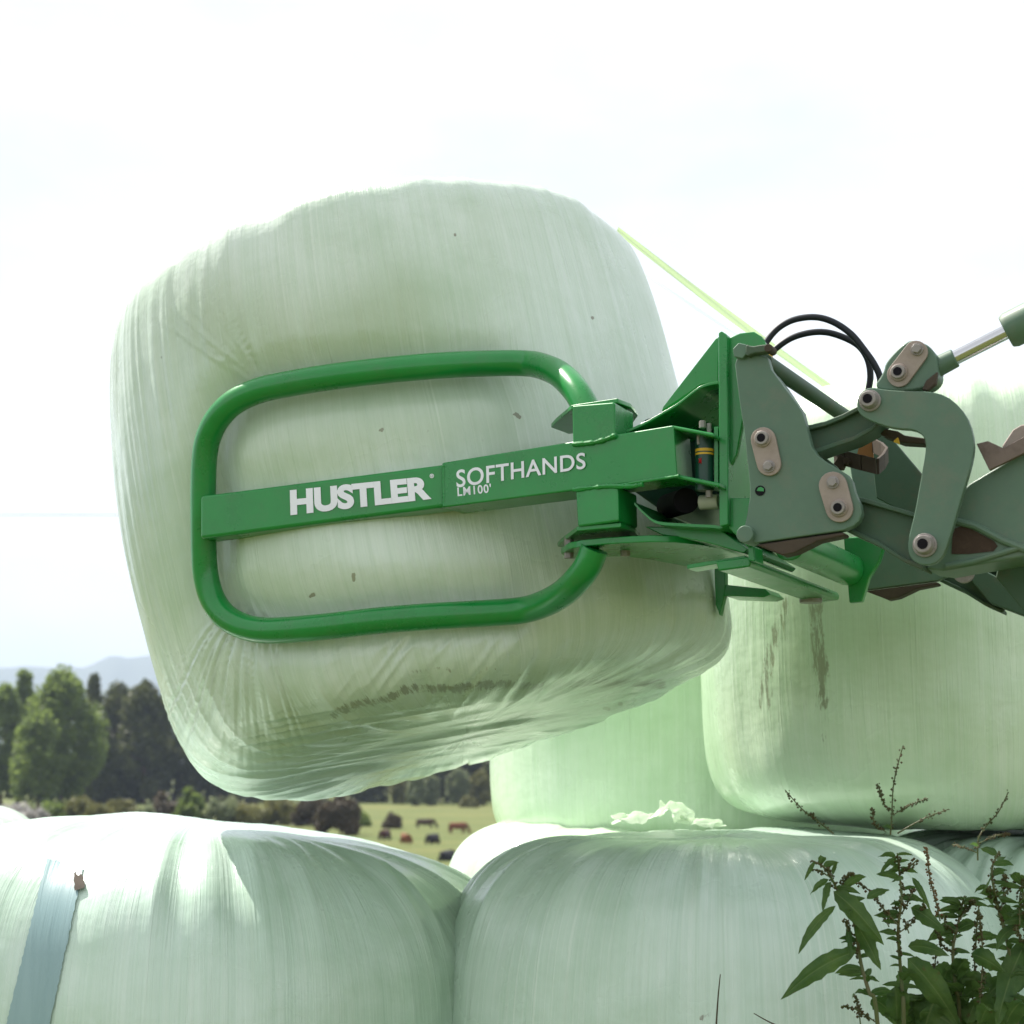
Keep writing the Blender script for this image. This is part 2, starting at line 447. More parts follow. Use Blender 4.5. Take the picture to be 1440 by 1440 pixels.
# ------------------------------------------------------------------ bales
def profile(n_top, n_bot, nt):
    ph = np.linspace(-math.pi/2, math.pi/2, 4001)
    n = np.where(ph > 0, n_top, n_bot)
    r = np.abs(np.cos(ph))**(2/n); h = np.sign(np.sin(ph))*np.abs(np.sin(ph))**(2/n)
    s = np.concatenate([[0], np.cumsum(np.hypot(np.diff(r), np.diff(h)))])
    q = np.linspace(0.004, s[-1]-.004, nt)
    return np.interp(q, s, r), np.interp(q, s, h), q

def grid_mesh(name, V, nt, nth, extra_attrs, uvu, uvv, mat, parent=None):
    """V (nt, nth, 3) closed in theta, poles capped"""
    v = V.reshape(-1, 3)
    bot = V[0].mean(0); top = V[-1].mean(0)
    v = np.vstack([v, bot, top])
    i = np.arange(nt-1)[:, None]; k = np.arange(nth)[None, :]; k2 = (k+1) % nth
    quads = np.stack([i*nth+k, i*nth+k2, (i+1)*nth+k2, (i+1)*nth+k], -1).reshape(-1, 4)
    kk = np.arange(nth)
    tb = np.stack([np.full(nth, nt*nth), (kk+1) % nth, kk], -1)
    tt = np.stack([np.full(nth, nt*nth+1), (nt-1)*nth+kk, (nt-1)*nth+(kk+1) % nth], -1)
    me = bpy.data.meshes.new(name)
    nf = len(quads)+2*nth
    me.vertices.add(len(v)); me.vertices.foreach_set('co', v.ravel())
    loops = np.concatenate([quads.ravel(), tb.ravel(), tt.ravel()])
    me.loops.add(len(loops)); me.loops.foreach_set('vertex_index', loops.astype(np.int32))
    me.polygons.add(nf)
    start = np.concatenate([np.arange(len(quads))*4, len(quads)*4+np.arange(2*nth)*3])
    me.polygons.foreach_set('loop_start', start.astype(np.int32))
    me.update(calc_edges=True); me.validate()
    U = me.uv_layers.new(name='wrap')
    uu = np.broadcast_to(uvu, (nt, nth)); vv = np.broadcast_to(uvv, (nt, nth))
    period = (uvu.ravel()[1]-uvu.ravel()[0]) * nth
    lu = uu.ravel()[np.minimum(loops, nt*nth-1)].copy(); lv = vv.ravel()[np.minimum(loops, nt*nth-1)].copy()
    # fix the seam
    col = np.minimum(loops, nt*nth-1) % nth
    q4 = col[:len(quads)*4].reshape(-1, 4)
    seam = (q4.max(1)-q4.min(1) > nth/2)
    add = np.zeros((len(quads), 4)); add[seam] = (q4[seam] < nth/2)*period
    lu[:len(quads)*4] += add.ravel()
    U.data.foreach_set('uv', np.stack([lu, lv], -1).ravel())
    for an, arr in extra_attrs.items():
        a = me.attributes.new(an, 'FLOAT', 'POINT')
        a.data.foreach_set('value', np.concatenate([arr.ravel(), [0, 0]]).astype(np.float32))
    me.shade_smooth()
    o = link(name, me, parent, mat)
    return o

def normals(V):
    a = np.roll(V, -1, 1) - np.roll(V, 1, 1)
    b = np.gradient(V, axis=0)
    n = np.cross(a, b); n /= (np.linalg.norm(n, axis=2, keepdims=True) + 1e-12)
    return n

def polyd(px, py, line):
    d = np.full(px.shape, 1e9)
    for (ax, ay), (bx, by) in zip(line[:-1], line[1:]):
        ux, uy = bx-ax, by-ay; L = ux*ux+uy*uy + 1e-9
        t = np.clip(((px-ax)*ux + (py-ay)*uy)/L, 0, 1)
        d = np.minimum(d, np.hypot(px-ax-t*ux, py-ay-t*uy))
    return d

def surf_attrs(V, marks, grime_shades):
    sh = V.shape[:2]
    px, py = project(V.reshape(-1, 3)); px = px.reshape(sh); py = py.reshape(sh)
    front = normals(V)[..., 1] < .15
    dirt = np.zeros(sh); gr = np.zeros(sh)
    for line, w, a in marks:
        dirt = np.maximum(dirt, a*np.exp(-(polyd(px, py, line)/w)**2))
    for line, w, a in grime_shades:
        gr = np.maximum(gr, a*np.exp(-(polyd(px, py, line)/w)**2))
    return {'dirt': dirt*front, 'grime_shade': gr*front}

def stacked(label, px, Y, z0, r, h, seed, mat=FILM, nth=300, nt=200, n_top=5.0, n_bot=7, pleat=.010, marks=(), grime_shades=(), topf=None, group='wrapped bales stacked on end', lean=(0, 0), bulge=.02, taper=0.0):
    cx = HZ(px, Y, z0+h/2).x
    s, hh, q = profile(n_top, n_bot, nt)
    th = np.linspace(0, 2*math.pi, nth, endpoint=False)[None, :] + math.pi/2      # seam at the back
    s_ = s[:, None]; h_ = hh[:, None]
    R = r*(1 - taper*h_ + bulge*(1-h_**2) + .012*np.cos(2*th+seed) + .008*np.cos(3*th+seed*2))
    x = s_*R*np.cos(th); y = s_*R*np.sin(th); z = h/2*(h_+1) + 0*th
    if topf is not None:
        z = z + topf(x, y) * sstep(.2, 1, h_)
    V = np.stack([cx + x + lean[0]*z, Y + y + lean[1]*z, z0 + z], -1)
    n = normals(V)
    depth = np.clip(1-h_, 0, 2)*h/2 + (1-s_)*0
    # folds of the film gathered at the rim of the top, running down the side
    f = vnoise(th*4.3+seed*7, q[:, None]*1.2, 0, seed) + .6*vnoise(th*11+seed*3, q[:, None]*1.5, 2, seed+3)
    f = 1 - np.abs(f)*1.6
    topm = np.exp(-(depth/.22)**2)*sstep(.35, .8, s_)
    botm = np.exp(-(((1+h_)*h/2)/.10)**2)*sstep(.5, .9, s_)*.4
    low = .012*vnoise(V[..., 0]*3, V[..., 1]*3, V[..., 2]*2.4, seed+8) + .006*vnoise(V[..., 0]*8, V[..., 1]*8, V[..., 2]*3, seed+9)
    fine = .0010*vnoise(th*31+2*vnoise(q[:, None]*2, th*2, 0, seed), q[:, None]*3.2, 0, seed+11)*sstep(-.3, .6, vnoise(th*3, q[:, None]*2, 0, seed+12))
    V = V + n*((pleat*f*(topm+botm) + low + fine)[..., None])
    o = grid_mesh('silage_bale', V, nt, nth, surf_attrs(V, marks, grime_shades), th*r, q[:, None]*h/2 + 0*th, mat)
    me = o.data; me.transform(Matrix.Translation((-cx, -Y, -z0))); o.location = (cx, Y, z0)
    ORG[o.name] = Vector((cx, Y, z0))
    tag(o, label, 'silage bale', group)
    return o, V

LOW = stacked('large pale green wrapped bale at lower left with a blue tape patch on its side', 276, 3.95, 0, .725, 1.20, 3, FILMW, 560, 330,
              4.6, 7, .012, bulge=.03,
              topf=lambda x, y: -.035 - .045*sstep(.1, .62, x) + .035*np.exp(-((x+.25)/.3)**2) ,
              marks=[([(230, 1400), (235, 1340)], 8, .3)], grime_shades=[([(500, 1400), (640, 1300)], 60, .25)])
RB = stacked('wrapped bale at bottom centre right with weeds growing in front of it', 1022, 3.75, 0, .612, 1.165, 5, FILMW, 560, 330, 4.6, 7, .010, taper=.035,
              marks=[([(1000, 1425), (985, 1432)], 6, .9), ([(858, 1222), (880, 1208)], 4, .5), ([(1328, 1180), (1345, 1190)], 7, .8)],
              grime_shades=[([(1250, 1175), (1340, 1185)], 25, .5)])
T2 = stacked('second tier bale at right with brown mud streaks, standing behind the loader arm', 1345, 4.20, 1.168, .625, 1.04, 7, FILM2, 560, 330, 6.5, 7, .008,
              marks=[([(1146, 842), (1150, 900), (1158, 990)], 15, .95), ([(1158, 990), (1162, 1060)], 7, .6), ([(1105, 850), (1082, 930), (1074, 990)], 18, .78), ([(1073, 1080), (1078, 1130)], 9, .45), ([(1128, 900), (1140, 1060)], 20, .4)],
              grime_shades=[([(1160, 850), (1240, 900)], 90, .8), ([(1120, 850), (1130, 960)], 45, .8), ([(1100, 1000), (1250, 1130)], 60, .25)])
M2 = stacked('second tier bale in the middle background, below the lifted bale', 976, 5.30, 1.10, .625, 1.18, 11, FILM2, 300, 200, 6.5, 16, .008)
stacked('sunlit lower tier bale behind, glimpsed between the two front bales', 928, 5.15, 0, .64, 1.15, 13, FILM2, 300, 200, 6.5, 7, .010)
stacked('lower tier bale at the right edge beside the bale with weeds', 1560, 4.05, 0, .625, 1.16, 17, FILMW, 300, 200, 4.5, 7, .022)
stacked('lower tier bale at the far left edge behind the taped bale', -240, 5.0, 0, .63, 1.22, 19, FILM, 300, 200, 4.5, 7, .018)
stacked('lower tier bale carrying the muddy second tier bale', 1400, 5.35, 0, .62, 1.16, 23, FILM2, 200, 120, 5, 7, .01)

# repair tape on the left bale
def decal(name, quad, nu, nv, o, V, mat, off=.0035, edge=0):
    bv = BVHTree.FromObject(o, bpy.context.evaluated_depsgraph_get()) if False else None
    me = o.data; org = ORG[o.name]
    bv = BVHTree.FromPolygons([v.co + org for v in me.vertices], [tuple(p.vertices) for p in me.polygons])
    vs = []; uvs = []
    for j in range(nv+1):
        for i in range(nu+1):
            a, b = i/nu, j/nv
            e = edge*(random.random()-.5)
            x = (quad[0][0]*(1-a)+quad[1][0]*a)*(1-b) + (quad[3][0]*(1-a)+quad[2][0]*a)*b
            y = (quad[0][1]*(1-a)+quad[1][1]*a)*(1-b) + (quad[3][1]*(1-a)+quad[2][1]*a)*b
            if j == 0: y += e*3
            if i in (0, nu): x += e
            hit = bv.ray_cast(CAM, ray(x, y).normalized())
            p = hit[0] + hit[1]*off
            vs.append(p); uvs.append((p.x, p.z))
    f = [(j*(nu+1)+i, (j+1)*(nu+1)+i, (j+1)*(nu+1)+i+1, j*(nu+1)+i+1) for j in range(nv) for i in range(nu)]
    m = bpy.data.meshes.new(name); m.from_pydata(vs, [], f)
    u = m.uv_layers.new(name='wrap')
    for l in m.loops: u.data[l.index].uv = uvs[l.vertex_index]
    m.shade_smooth()
    return link(name, m, o, mat)
random.seed(4)
decal('repair_tape', [(66, 1211), (118, 1222), (64, 1475), (2, 1475)], 14, 60, LOW[0], LOW[1], TAPE, .004, 1.5)
decal('tape_corner', [(104, 1230), (118, 1236), (121, 1252), (107, 1256)], 5, 6, LOW[0], LOW[1], RUST, .008, 2)

# ---- the lifted bale
CTRL = [(-1.0, (262, 1145), (1038, 930)), (-.55, (226, 1005), (1024, 865)), (-.15, (188, 820), (998, 740)),
        (.25, (169, 660), (957, 580)), (.65, (167, 555), (918, 428)), (1.0, (184, 480), (880, 348))]
YB = 3.65
def lifted():
    nth, nt = 900, 560
    s, hh, q = profile(11.0, 6.0, nt)
    T = np.array([c[0] for c in CTRL])
    L = np.array([P(*c[1], YB) for c in CTRL]); Rr = np.array([P(*c[2], YB) for c in CTRL])
    pf = lambda A: np.stack([np.polyval(np.polyfit(T, A[:, k], 3), hh) for k in range(3)], -1)
    Lh, Rh = pf(L), pf(Rr)
    C = (Lh+Rh)/2; H = (Rh-Lh)/2*.985
    rl = np.linalg.norm(H, axis=1)
    al = rad(8)
    D = np.stack([0*rl, rl*math.cos(al), -rl*math.sin(al)], -1)
    th = np.linspace(0, 2*math.pi, nth, endpoint=False)[None, :] + math.pi/2
    V = C[:, None, :] + s[:, None, None]*(H[:, None, :]*np.cos(th)[..., None] + D[:, None, :]*np.sin(th)[..., None])
    n = normals(V)
    h_ = hh[:, None]; s_ = s[:, None]
    low = .014*vnoise(V[..., 0]*2.6, V[..., 1]*2.6, V[..., 2]*2.2, 31) + .005*vnoise(V[..., 0]*9, V[..., 1]*9, V[..., 2]*3, 32)
    f = 1-np.abs(vnoise(th*4.5+1.3, q[:, None]*1.1, 0, 35) + .5*vnoise(th*13, q[:, None], 2, 36))*1.5
    topm = np.exp(-((1-h_)*.5/.16)**2)*sstep(.3, .8, s_)
    botm = np.exp(-((1+h_)*.5/.22)**2)*sstep(.3, .8, s_)
    low = low + .006*f*topm + .006*f*botm
    V = V + n*low[..., None]
    return V, th, s, hh, q
V0, TH, S0, H0, Q0 = lifted()
def bvh_of(V):
    nt, nth = V.shape[:2]; st = 4
    A = V[::st, ::st]; a, b = A.shape[:2]
    f = [(i*b+k, i*b+(k+1) % b, (i+1)*b+(k+1) % b, (i+1)*b+k) for i in range(a-1) for k in range(b)]
    return BVHTree.FromPolygons([Vector(v) for v in A.reshape(-1, 3)], f)
BV = bvh_of(V0)
def surfY(px, py):
    h = BV.ray_cast(CAM, ray(px, py).normalized()); return h[0].y if h[0] else None
# depth of the front face of the arm
Y300 = surfY(300, 727) - .058; Y625 = surfY(625, 684) - .060
DP = [(260, 1/(1/Y300 - (1/Y625-1/Y300)*40/325)), (300, Y300), (625, Y625), (960, 2.70), (1020, 2.665)]
def dep(px): return 1/float(np.interp(px, [d[0] for d in DP], [1/d[1] for d in DP]))
def A(px, py, o=0): return P(px, py, dep(px)+o)

# tube frame centre line (pixels), hugging the bale; its right ends run out to the pivot plates
TUBE = [(828, 582), (812, 552), (788, 527), (762, 515), (738, 511), (690, 511), (620, 514), (540, 521), (460, 531), (400, 541), (362, 550),
        (330, 565), (308, 586), (294, 612), (288, 640), (286, 680), (286, 727), (287, 780), (290, 812), (298, 840), (312, 862), (335, 878), (365, 886),
        (400, 886), (460, 881), (540, 872), (620, 866), (690, 862), (735, 858), (765, 849), (792, 834), (812, 815), (826, 796), (836, 772)]
tp = []
for x, y in TUBE:
    sy = surfY(x, y)
    sy = sy - .020 if sy else 9
    if x > 700:
        w = float(sstep(700, 835, x)); sy = sy*(1-w) + (dep(x)+.05)*w
    tp.append(P(x, y, sy))
TP = catmull(tp, 6)
# press the bale in along the tube and the arm
def press():
    V = V0.copy(); n = normals(V)
    flat = V.reshape(-1, 3); cand = np.where((n.reshape(-1, 3)[:, 1] < .2))[0]
    pts = np.array([tuple(p) for p in TP[20:-22]])
    arm = np.array([tuple(A(x, 727-(x-300)*.133, .02)) for x in range(290, 700, 12)])
    d = np.full(len(flat), 9.)
    c = flat[cand]
    dm = np.full(len(c), 9.); da = dm.copy()
    for p in pts: dm = np.minimum(dm, np.sum((c-p)**2, 1))
    for p in arm: da = np.minimum(da, np.sum((c-p)**2, 1))
    dm = np.sqrt(dm); da = np.sqrt(da)
    disp = -.030*np.exp(-(dm/.060)**2) - .012*np.exp(-(da/.09)**2)
    px, py = project(c)
    # pleats pulled tight from the frame's lower left corner and along its lower run
    def fan(cx, cy, r0, r1, a0, a1, k, amp, seed):
        an = np.degrees(np.arctan2(py-cy, px-cx)) % 360; rr = np.hypot(px-cx, py-cy)
        m = sstep(r0*.4, r0, rr)*(1-sstep(r1*.45, r1, rr))*sstep(a0, a0+14, an)*(1-sstep(a1-14, a1, an))
        w = vnoise(an*k, rr*.006, 0, seed); w2 = vnoise(an*k*2.3, rr*.01, 3, seed+1)
        return amp*m*((1-2*np.abs(w)) + .5*(1-2*np.abs(w2)))
    disp += fan(335, 800, 75, 330, 58, 128, .62, .0034, 41)
    disp += fan(380, 560, 60, 230, 205, 262, .30, .0022, 44)
    # diagonal drag folds under the lower tube
    dg = (px*.80 + py*.60)
    m = sstep(885, 915, py)*(1-sstep(960, 1010, py))*sstep(420, 520, px)*(1-sstep(900, 980, px))
    disp += .0028*m*(1-2*np.abs(vnoise(dg*.075, (px*.6-py*.8)*.012, 0, 47)))
    # long wrinkles round the under side
    m = sstep(980, 1030, py)*sstep(300, 380, px)
    ln = py + .17*px
    disp += .0042*m*(1-2*np.abs(vnoise(ln*.11, px*.004, 0, 49) + .3*vnoise(ln*.3, px*.01, 0, 50)))
    # lengthwise tension lines at the left flank
    m = 1-sstep(230, 330, px)
    an = np.repeat(TH, V.shape[0], 0).reshape(-1)[cand]
    disp += .0030*m*(1-2*np.abs(vnoise(an*26, py*.004, 0, 52)))
    # small puckers
    flat2 = flat.copy(); flat2[cand] += n.reshape(-1, 3)[cand]*disp[:, None]
    return flat2.reshape(V.shape)
V1 = press()
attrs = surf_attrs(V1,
    [([(470, 1003), (500, 990), (540, 985), (575, 968), (640, 968), (700, 962), (760, 966), (830, 960), (930, 962)], 11, .95),
     ([(575, 945), (620, 940), (660, 950), (690, 938), (720, 950), (800, 945), (850, 948)], 6, .6),
     ([(820, 1000), (900, 985), (960, 968)], 5, .45)] +
    [([(x, y), (x+dx, y+dy)], w, 2.6) for x, y, dx, dy, w in [(724, 582, 7, 5, 2.2), (833, 447, .5, 0, 2.4), (536, 605, .5, 0, 2.4), (497, 808, 1, 8, 2.2), (436, 838, 6, -2, 1.8), (602, 606, .5, 0, 1.8), (850, 996, 6, 1, 2.2), (872, 990, 1, 0, 2.6), (880, 640, .5, 1, 2), (640, 330, .5, .5, 1.8)]],
    [([(300, 450), (420, 480), (560, 440)], 62, .95), ([(350, 640), (700, 600)], 40, .3), ([(400, 1030), (600, 1010), (850, 975)], 42, 1.1), ([(360, 1085), (600, 1060)], 22, .5), ([(640, 480), (700, 300)], 50, .15),  # upper left run is grime; the underside runs also paint in shade
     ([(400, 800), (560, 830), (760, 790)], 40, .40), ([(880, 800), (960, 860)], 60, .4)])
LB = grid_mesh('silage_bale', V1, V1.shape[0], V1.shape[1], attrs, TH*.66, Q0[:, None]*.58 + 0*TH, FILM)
bc = V1[0].mean(0)
LB.data.transform(Matrix.Translation(-Vector(bc))); LB.location = bc; ORG[LB.name] = Vector(bc)
tag(LB, 'big tilted bale held in the air by the bright green clamp', 'silage bale')

# ------------------------------------------------------------------ bale clamp
CL = empty('bale_clamp', PL(1015, 735, 2.65), 'bright green bale clamp with a tube frame gripping the lifted bale', 'bale clamp')
b = MB(); b.tube(TP, .0245, 24)
b.build('tube_frame', GREEN, CL)
b = MB()
q = [A(281, 697), A(452, 675), A(625, 652.5), A(625, 713), A(452, 736), A(281, 758)]
b.ext([q[0], q[1], q[4], q[5]], NX*.055); 
ARM = b.build('arm', GREEN, CL, .007, segs=3)
b = MB(); b.ext([q[1], q[2], q[3], q[4]], NX*.055)
b = MB()
b.ext([A(281, 697), A(625, 652.5), A(625, 713), A(281, 758)], NX*.055)
me_old = ARM.data
bpy.data.objects.remove(ARM)
ARM = b.build('arm', GREEN, CL, .007, segs=3)
b = MB()
b.ext([A(621, 650.5, -.003), A(947, 597.5), A(952, 671), A(621, 714, -.003)], NX*.085)
b.ext([A(944, 597.5, .002), A(1004, 609, .0), A(1004, 615), A(944, 603, .002)], NX*.085)
b.ext([A(949, 666, .002), A(1012, 679), A(1012, 685.5), A(949, 672, .002)], NX*.085)
ARM2 = b.build('arm_socket', GREEN, CL, .004)
# long seam pressed in the plate and weld beads
def bead(pts, r=.0032, par=None, o=-.004):
    random.seed(len(pts)*7+int(pts[0][0]))
    path = []; L = catmull([A(x, y, o) for x, y in pts], 14)
    rs = [r*(.75+.5*random.random()) for _ in L]
    return MB().tube(L, rs, 8).build('weld_bead', GREEN, par or CL)
bead([(624, 653), (624, 683), (625, 712)], .003)
bead([(806, 625), (840, 621), (866, 612)], .0045)
bead([(806, 689), (850, 684), (885, 684), (905, 681)], .0040)
bead([(873, 682), (930, 673), (955, 669)], .0025)
b = MB(); b.ext([A(804, 570, -.004), A(864, 565, -.004), A(865, 618, -.004), A(805, 626, -.004)], NX*.092)
b.build('sleeve_block', GREEN, CL, .004)
b = MB(); b.ext([A(809, 687, -.004), A(869, 684, -.004), A(870, 733, -.004), A(812, 741, -.004)], NX*.092)
b.build('sleeve_block', GREEN, CL, .004)
zt = A(834, 568).z
b = MB(); b.ext([HZ(x, y, zt) for x, y in [(803, 2.845), (868, 2.79), (887, 2.83), (897, 2.90), (889, 2.97), (800, 3.06), (775, 3.0), (782, 2.95)]], (0, 0, .008))
b.build('flange_plate', GREEN, CL, .0015)
zb = A(841, 737).z
b = MB(); b.ext([HZ(x, y, zb-.008) for x, y in [(811, 2.82), (873, 2.775), (893, 2.84), (900, 2.90), (889, 2.97), (800, 3.06), (784, 3.02), (790, 2.96)]], (0, 0, .008))
b.build('flange_plate', GREEN, CL, .0015)
zc = P(840, 757, 2.83).z
b = MB()
fr = [(789, 2.95), (800, 2.88), (820, 2.845), (850, 2.82), (885, 2.80), (915, 2.79), (950, 2.795), (985, 2.83), (1015, 2.88), (1045, 2.95), (1060, 3.05)]
bk = [(1030, 3.16), (983, 3.17), (950, 3.10), (915, 3.03), (879, 2.98), (840, 2.99), (800, 3.02)]
b.ext([HZ(x, y, zc-.012) for x, y in fr+bk], (0, 0, .012))
b.build('swing_plate', GREEN, CL, .002)
for x, Y in ((800, 2.93), (879, 2.90)):
    p = HZ(x, Y, zc); b = MB(); b.cyl(p+Vector((0, 0, -.022)), p+Vector((0, 0, .016)), .009, 6); b.build('pivot_bolt', STEEL, CL, .001)
# gap cylinder with bands
p = A(991, 612, .045); p2 = A(991, 690, .045)
b = MB(); b.cyl(p, p2, .0155, 32); CYC = b.build('spring_cylinder', CYLG, CL)
d = (p2-p)
for f0, f1, m in ((.26, .31, YEL), (.335, .37, YEL)):
    MB().cyl(p+d*f0, p+d*f1, .0159, 32).build('colour_band', m, CYC)
st = []
for k in range(10):
    a_ = math.pi*k/5; r_ = .0062 if k % 2 == 0 else .0028
    st.append(A(985, 648, .028) + Vector((math.cos(a_)*r_*.7, -.002+.002*math.cos(a_), math.sin(a_)*r_)))
MB().ext(st, (0, .006, 0)).build('red_mark', RED, CYC)
b = MB(); q0 = A(988, 602, .04)
b.cyl(q0, q0+Vector((0, 0, .012)), .006, 6); b.build('grease_bolt', STEEL, CL, .0008)
b = MB(); b.cyl(q0+Vector((.012, .01, -.03)), q0+Vector((.012, .01, .01)), .004, 12); b.build('grease_bolt', STEEL, CL, .0008)
b = MB(); q0 = A(997, 690, .04); b.cyl(q0, q0+Vector((0, 0, -.012)), .006, 6); b.build('grease_bolt', STEEL, CL, .0008)
b = MB(); q0 = A(982, 612, .03); b.cyl(q0, q0+Vector((0, 0, -.016)), .0028, 10); b.build('grease_nipple', STEEL, CL, .0008)
b = MB(); q0 = A(984, 707, .09); b.cyl(q0, q0-FW*.034+NX*.0, .0125, 24); b.build('roller', BEIGE, CL, .002)
# headstock
b = MB()
b.prism([(1010, 467), (1014, 465), (1022, 470), (1024, 600), (1024, 738), (1012, 741), (1011, 732)], 2.600, .13)
b.prism([(1011, 610), (1022, 610), (1022, 736), (1011, 733)], 2.7305, .60)
b.build('headstock_plate', GREEN, CL, .003)
b = MB(); b.prism([(1024, 475), (1040, 468), (1060, 466), (1071, 473), (1079, 488), (1078, 520), (1050, 560), (1036, 640), (1024, 660)], 2.615, .014)
b.prism([(1024, 700), (1060, 700), (1052, 770), (1024, 742)], 2.615, .014)
b.build('hook_plate', GREEN, CL, .003)
b = MB(); b.prism([(930, 579), (932, 572), (1006, 476), (1010, 473), (1010, 537), (986, 541), (964, 556)], 2.70, .012)
b.build('gusset_plate', GREEN, CL, .002)
def sheet(path, c, t, th=4.0):
    up = [(x, y) for x, y in path]; dn = [(x, y+th) for x, y in reversed(path)]
    return MB().prism(up+dn, c, t)
crv = [tuple(v[:2]) for v in catmull([(x, y, 0) for x, y in [(1010, 536), (998, 538), (984, 543), (970, 553), (952, 567), (930, 580), (905, 594), (880, 605)]], 4)]
sheet(crv, 2.625, .50).build('cover_sheet', GREEN, CL, .001)
crv = [tuple(v[:2]) for v in catmull([(x, y, 0) for x, y in [(1022, 722), (1021, 732), (1014, 739), (1000, 738), (960, 736), (925, 733), (908, 722), (892, 706)]], 4)]
sheet(crv, 2.615, .42).build('cover_sheet', GREEN, CL, .001)
b = MB(); b.prism([(905, 590), (1010, 560), (1010, 700), (935, 722), (890, 690)], 2.83, .36)
b.build('centre_body', CYLG, CL, .004)  # dark green here paints in the shade of the enclosed gap
b = MB(); b.prism([(1004, 600), (1010, 600), (1010, 684), (1004, 684)], 2.605, .05); b.build('stop_bar', GREEN, CL, .001)
b = MB(); b.prism([(905, 740), (1012, 744), (1052, 772), (1046, 778), (990, 762), (930, 752)], 2.66, .30); b.build('lower_web', GREEN, CL, .002)
b = MB(); b.cyl(A(965, 704, .10), A(940, 712, .22), .022, 24); b.build('cylinder_barrel', DARK, CL, .002)
# lower frame beams running across
b = MB(); b.prism([(1006, 789), (1052, 783), (1056, 790), (1054, 797), (1010, 803)], 2.645, .60); b.build('cross_beam', GREEN, CL, .003)
b = MB(); b.prism([(966, 794), (1048, 781), (1048, 786), (966, 800)], 2.66, .05); b.build('edge_strip', GREEN, CL, .001)
b = MB(); b.prism([(1052, 765), (1060, 768), (1062, 790), (1052, 788)], 2.63, .05); b.build('hanger_lug', GREEN, CL, .002)
b = MB(); b.prism(chaikin([(1082, 740), (1130, 738), (1135, 770), (1118, 790), (1090, 786)], 2), 2.72, .42); b.build('cross_channel', GREEN, CL, .003)
b = MB(); b.prism([(1186, 756), (1248, 752), (1236, 790), (1222, 812), (1212, 846), (1194, 848), (1190, 800)], 3.14, .02); b.build('end_plate', GREEN, CL, .003)
b = MB(); b.prism([(1004, 792), (1020, 800), (1020, 832), (1012, 866), (1006, 850)], 3.22, .02)
b.prism([(1020, 822), (1076, 828), (1084, 836), (1074, 840), (1018, 838)], 3.22, .10); b.build('far_bracket', GREEN, CL, .002)
q0 = PL(1140, 838, 3.18)
b = MB(); b.cyl(q0+Vector((0, 0, .01)), q0+Vector((0, 0, -.014)), .022, 24); b.build('beam_bolt', STEEL, CL, .002)

# lettering on the arm
def lettering(txt, quad, off, bold=0.0, shear=0, name='lettering', space=1.0):
    cu = bpy.data.curves.new('t', 'FONT'); cu.body = txt; cu.offset = bold; cu.space_character = space
    cu.resolution_u = 6; cu.shear = shear
    to = bpy.data.objects.new('t', cu); COL.objects.link(to)
    dg = bpy.context.evaluated_depsgraph_get(); dg.update()
    me0 = to.evaluated_get(dg).to_mesh()
    co = np.array([v.co[:] for v in me0.vertices]); fs = [tuple(p.vertices) for p in me0.polygons]
    to.evaluated_get(dg).to_mesh_clear(); bpy.data.objects.remove(to)
    mn, mx = co.min(0), co.max(0)
    vs = []
    for c in co:
        a = (c[0]-mn[0])/(mx[0]-mn[0]); v = (c[1]-mn[1])/(mx[1]-mn[1])
        (x0, y0), (x1, y1), (x2, y2), (x3, y3) = quad      # tl tr br bl
        x = (x0*(1-a)+x1*a)*v + (x3*(1-a)+x2*a)*(1-v); y = (y0*(1-a)+y1*a)*v + (y3*(1-a)+y2*a)*(1-v)
        vs.append(A(x, y, off))
    m = bpy.data.meshes.new(name); m.from_pydata(vs, [], fs)
    return m
def letter_obj(txt, quad, off, parent, **k):
    return link('lettering', lettering(txt, quad, off, **k), parent, WHITE)
letter_obj('HUSTLER', [(407.5, 689), (604, 669), (607, 702), (408.5, 725)], -.0016, ARM, bold=.052, space=1.0)
letter_obj('®', [(604, 666.5), (610, 666), (610.5, 672), (604.5, 672.5)], -.0016, ARM, bold=.02)
letter_obj('SOFTHANDS', [(641.5, 661), (823, 636), (823.5, 659), (642, 686)], -.0048, ARM2, bold=.014, space=1.05)
letter_obj("LM100'", [(643, 685), (690, 680), (691, 692.5), (643.5, 698)], -.0048, ARM2, bold=.02, space=1.12)

# ------------------------------------------------------------------ loader
LD = empty('front_loader', PL(1500, 800, 3.0), 'olive green front loader linkage reaching in from the right edge', 'loader')
far_copy = []
def fc(o): far_copy.append(o); return o
b = MB()
plate = [(1033, 512), (1036, 504), (1042, 498), (1053, 496), (1079, 502), (1084, 519), (1104, 546), (1121, 568), (1128, 580), (1136, 607), (1141, 627), (1149, 639), (1160, 648), (1172, 655),
         (1191, 667), (1198, 677), (1201, 690), (1205, 700), (1210, 709), (1212, 722), (1208, 733), (1200, 740), (1186, 746), (1110, 757), (1062, 764), (1050, 756), (1046, 742), (1050, 725), (1054, 700), (1054, 681), (1046, 606), (1039, 560)]
b.prism(plate, 2.545, .020)
CP1 = fc(b.build('carrier_plate', OLIVE, LD, .0025))
b = MB(); b.prism([(1062, 766), (1110, 759), (1186, 748), (1188, 753), (1150, 761), (1118, 777), (1100, 781), (1088, 776)], 2.547, .035); fc(b.build('bottom_flange', RUST, LD, .003))
b = MB(); b.prism([(1086, 519), (1106, 545), (1130, 580), (1142, 628), (1175, 655), (1185, 668), (1150, 655), (1120, 600)], 2.64, .016); b.build('inner_plate', OLIVE, LD, .002)
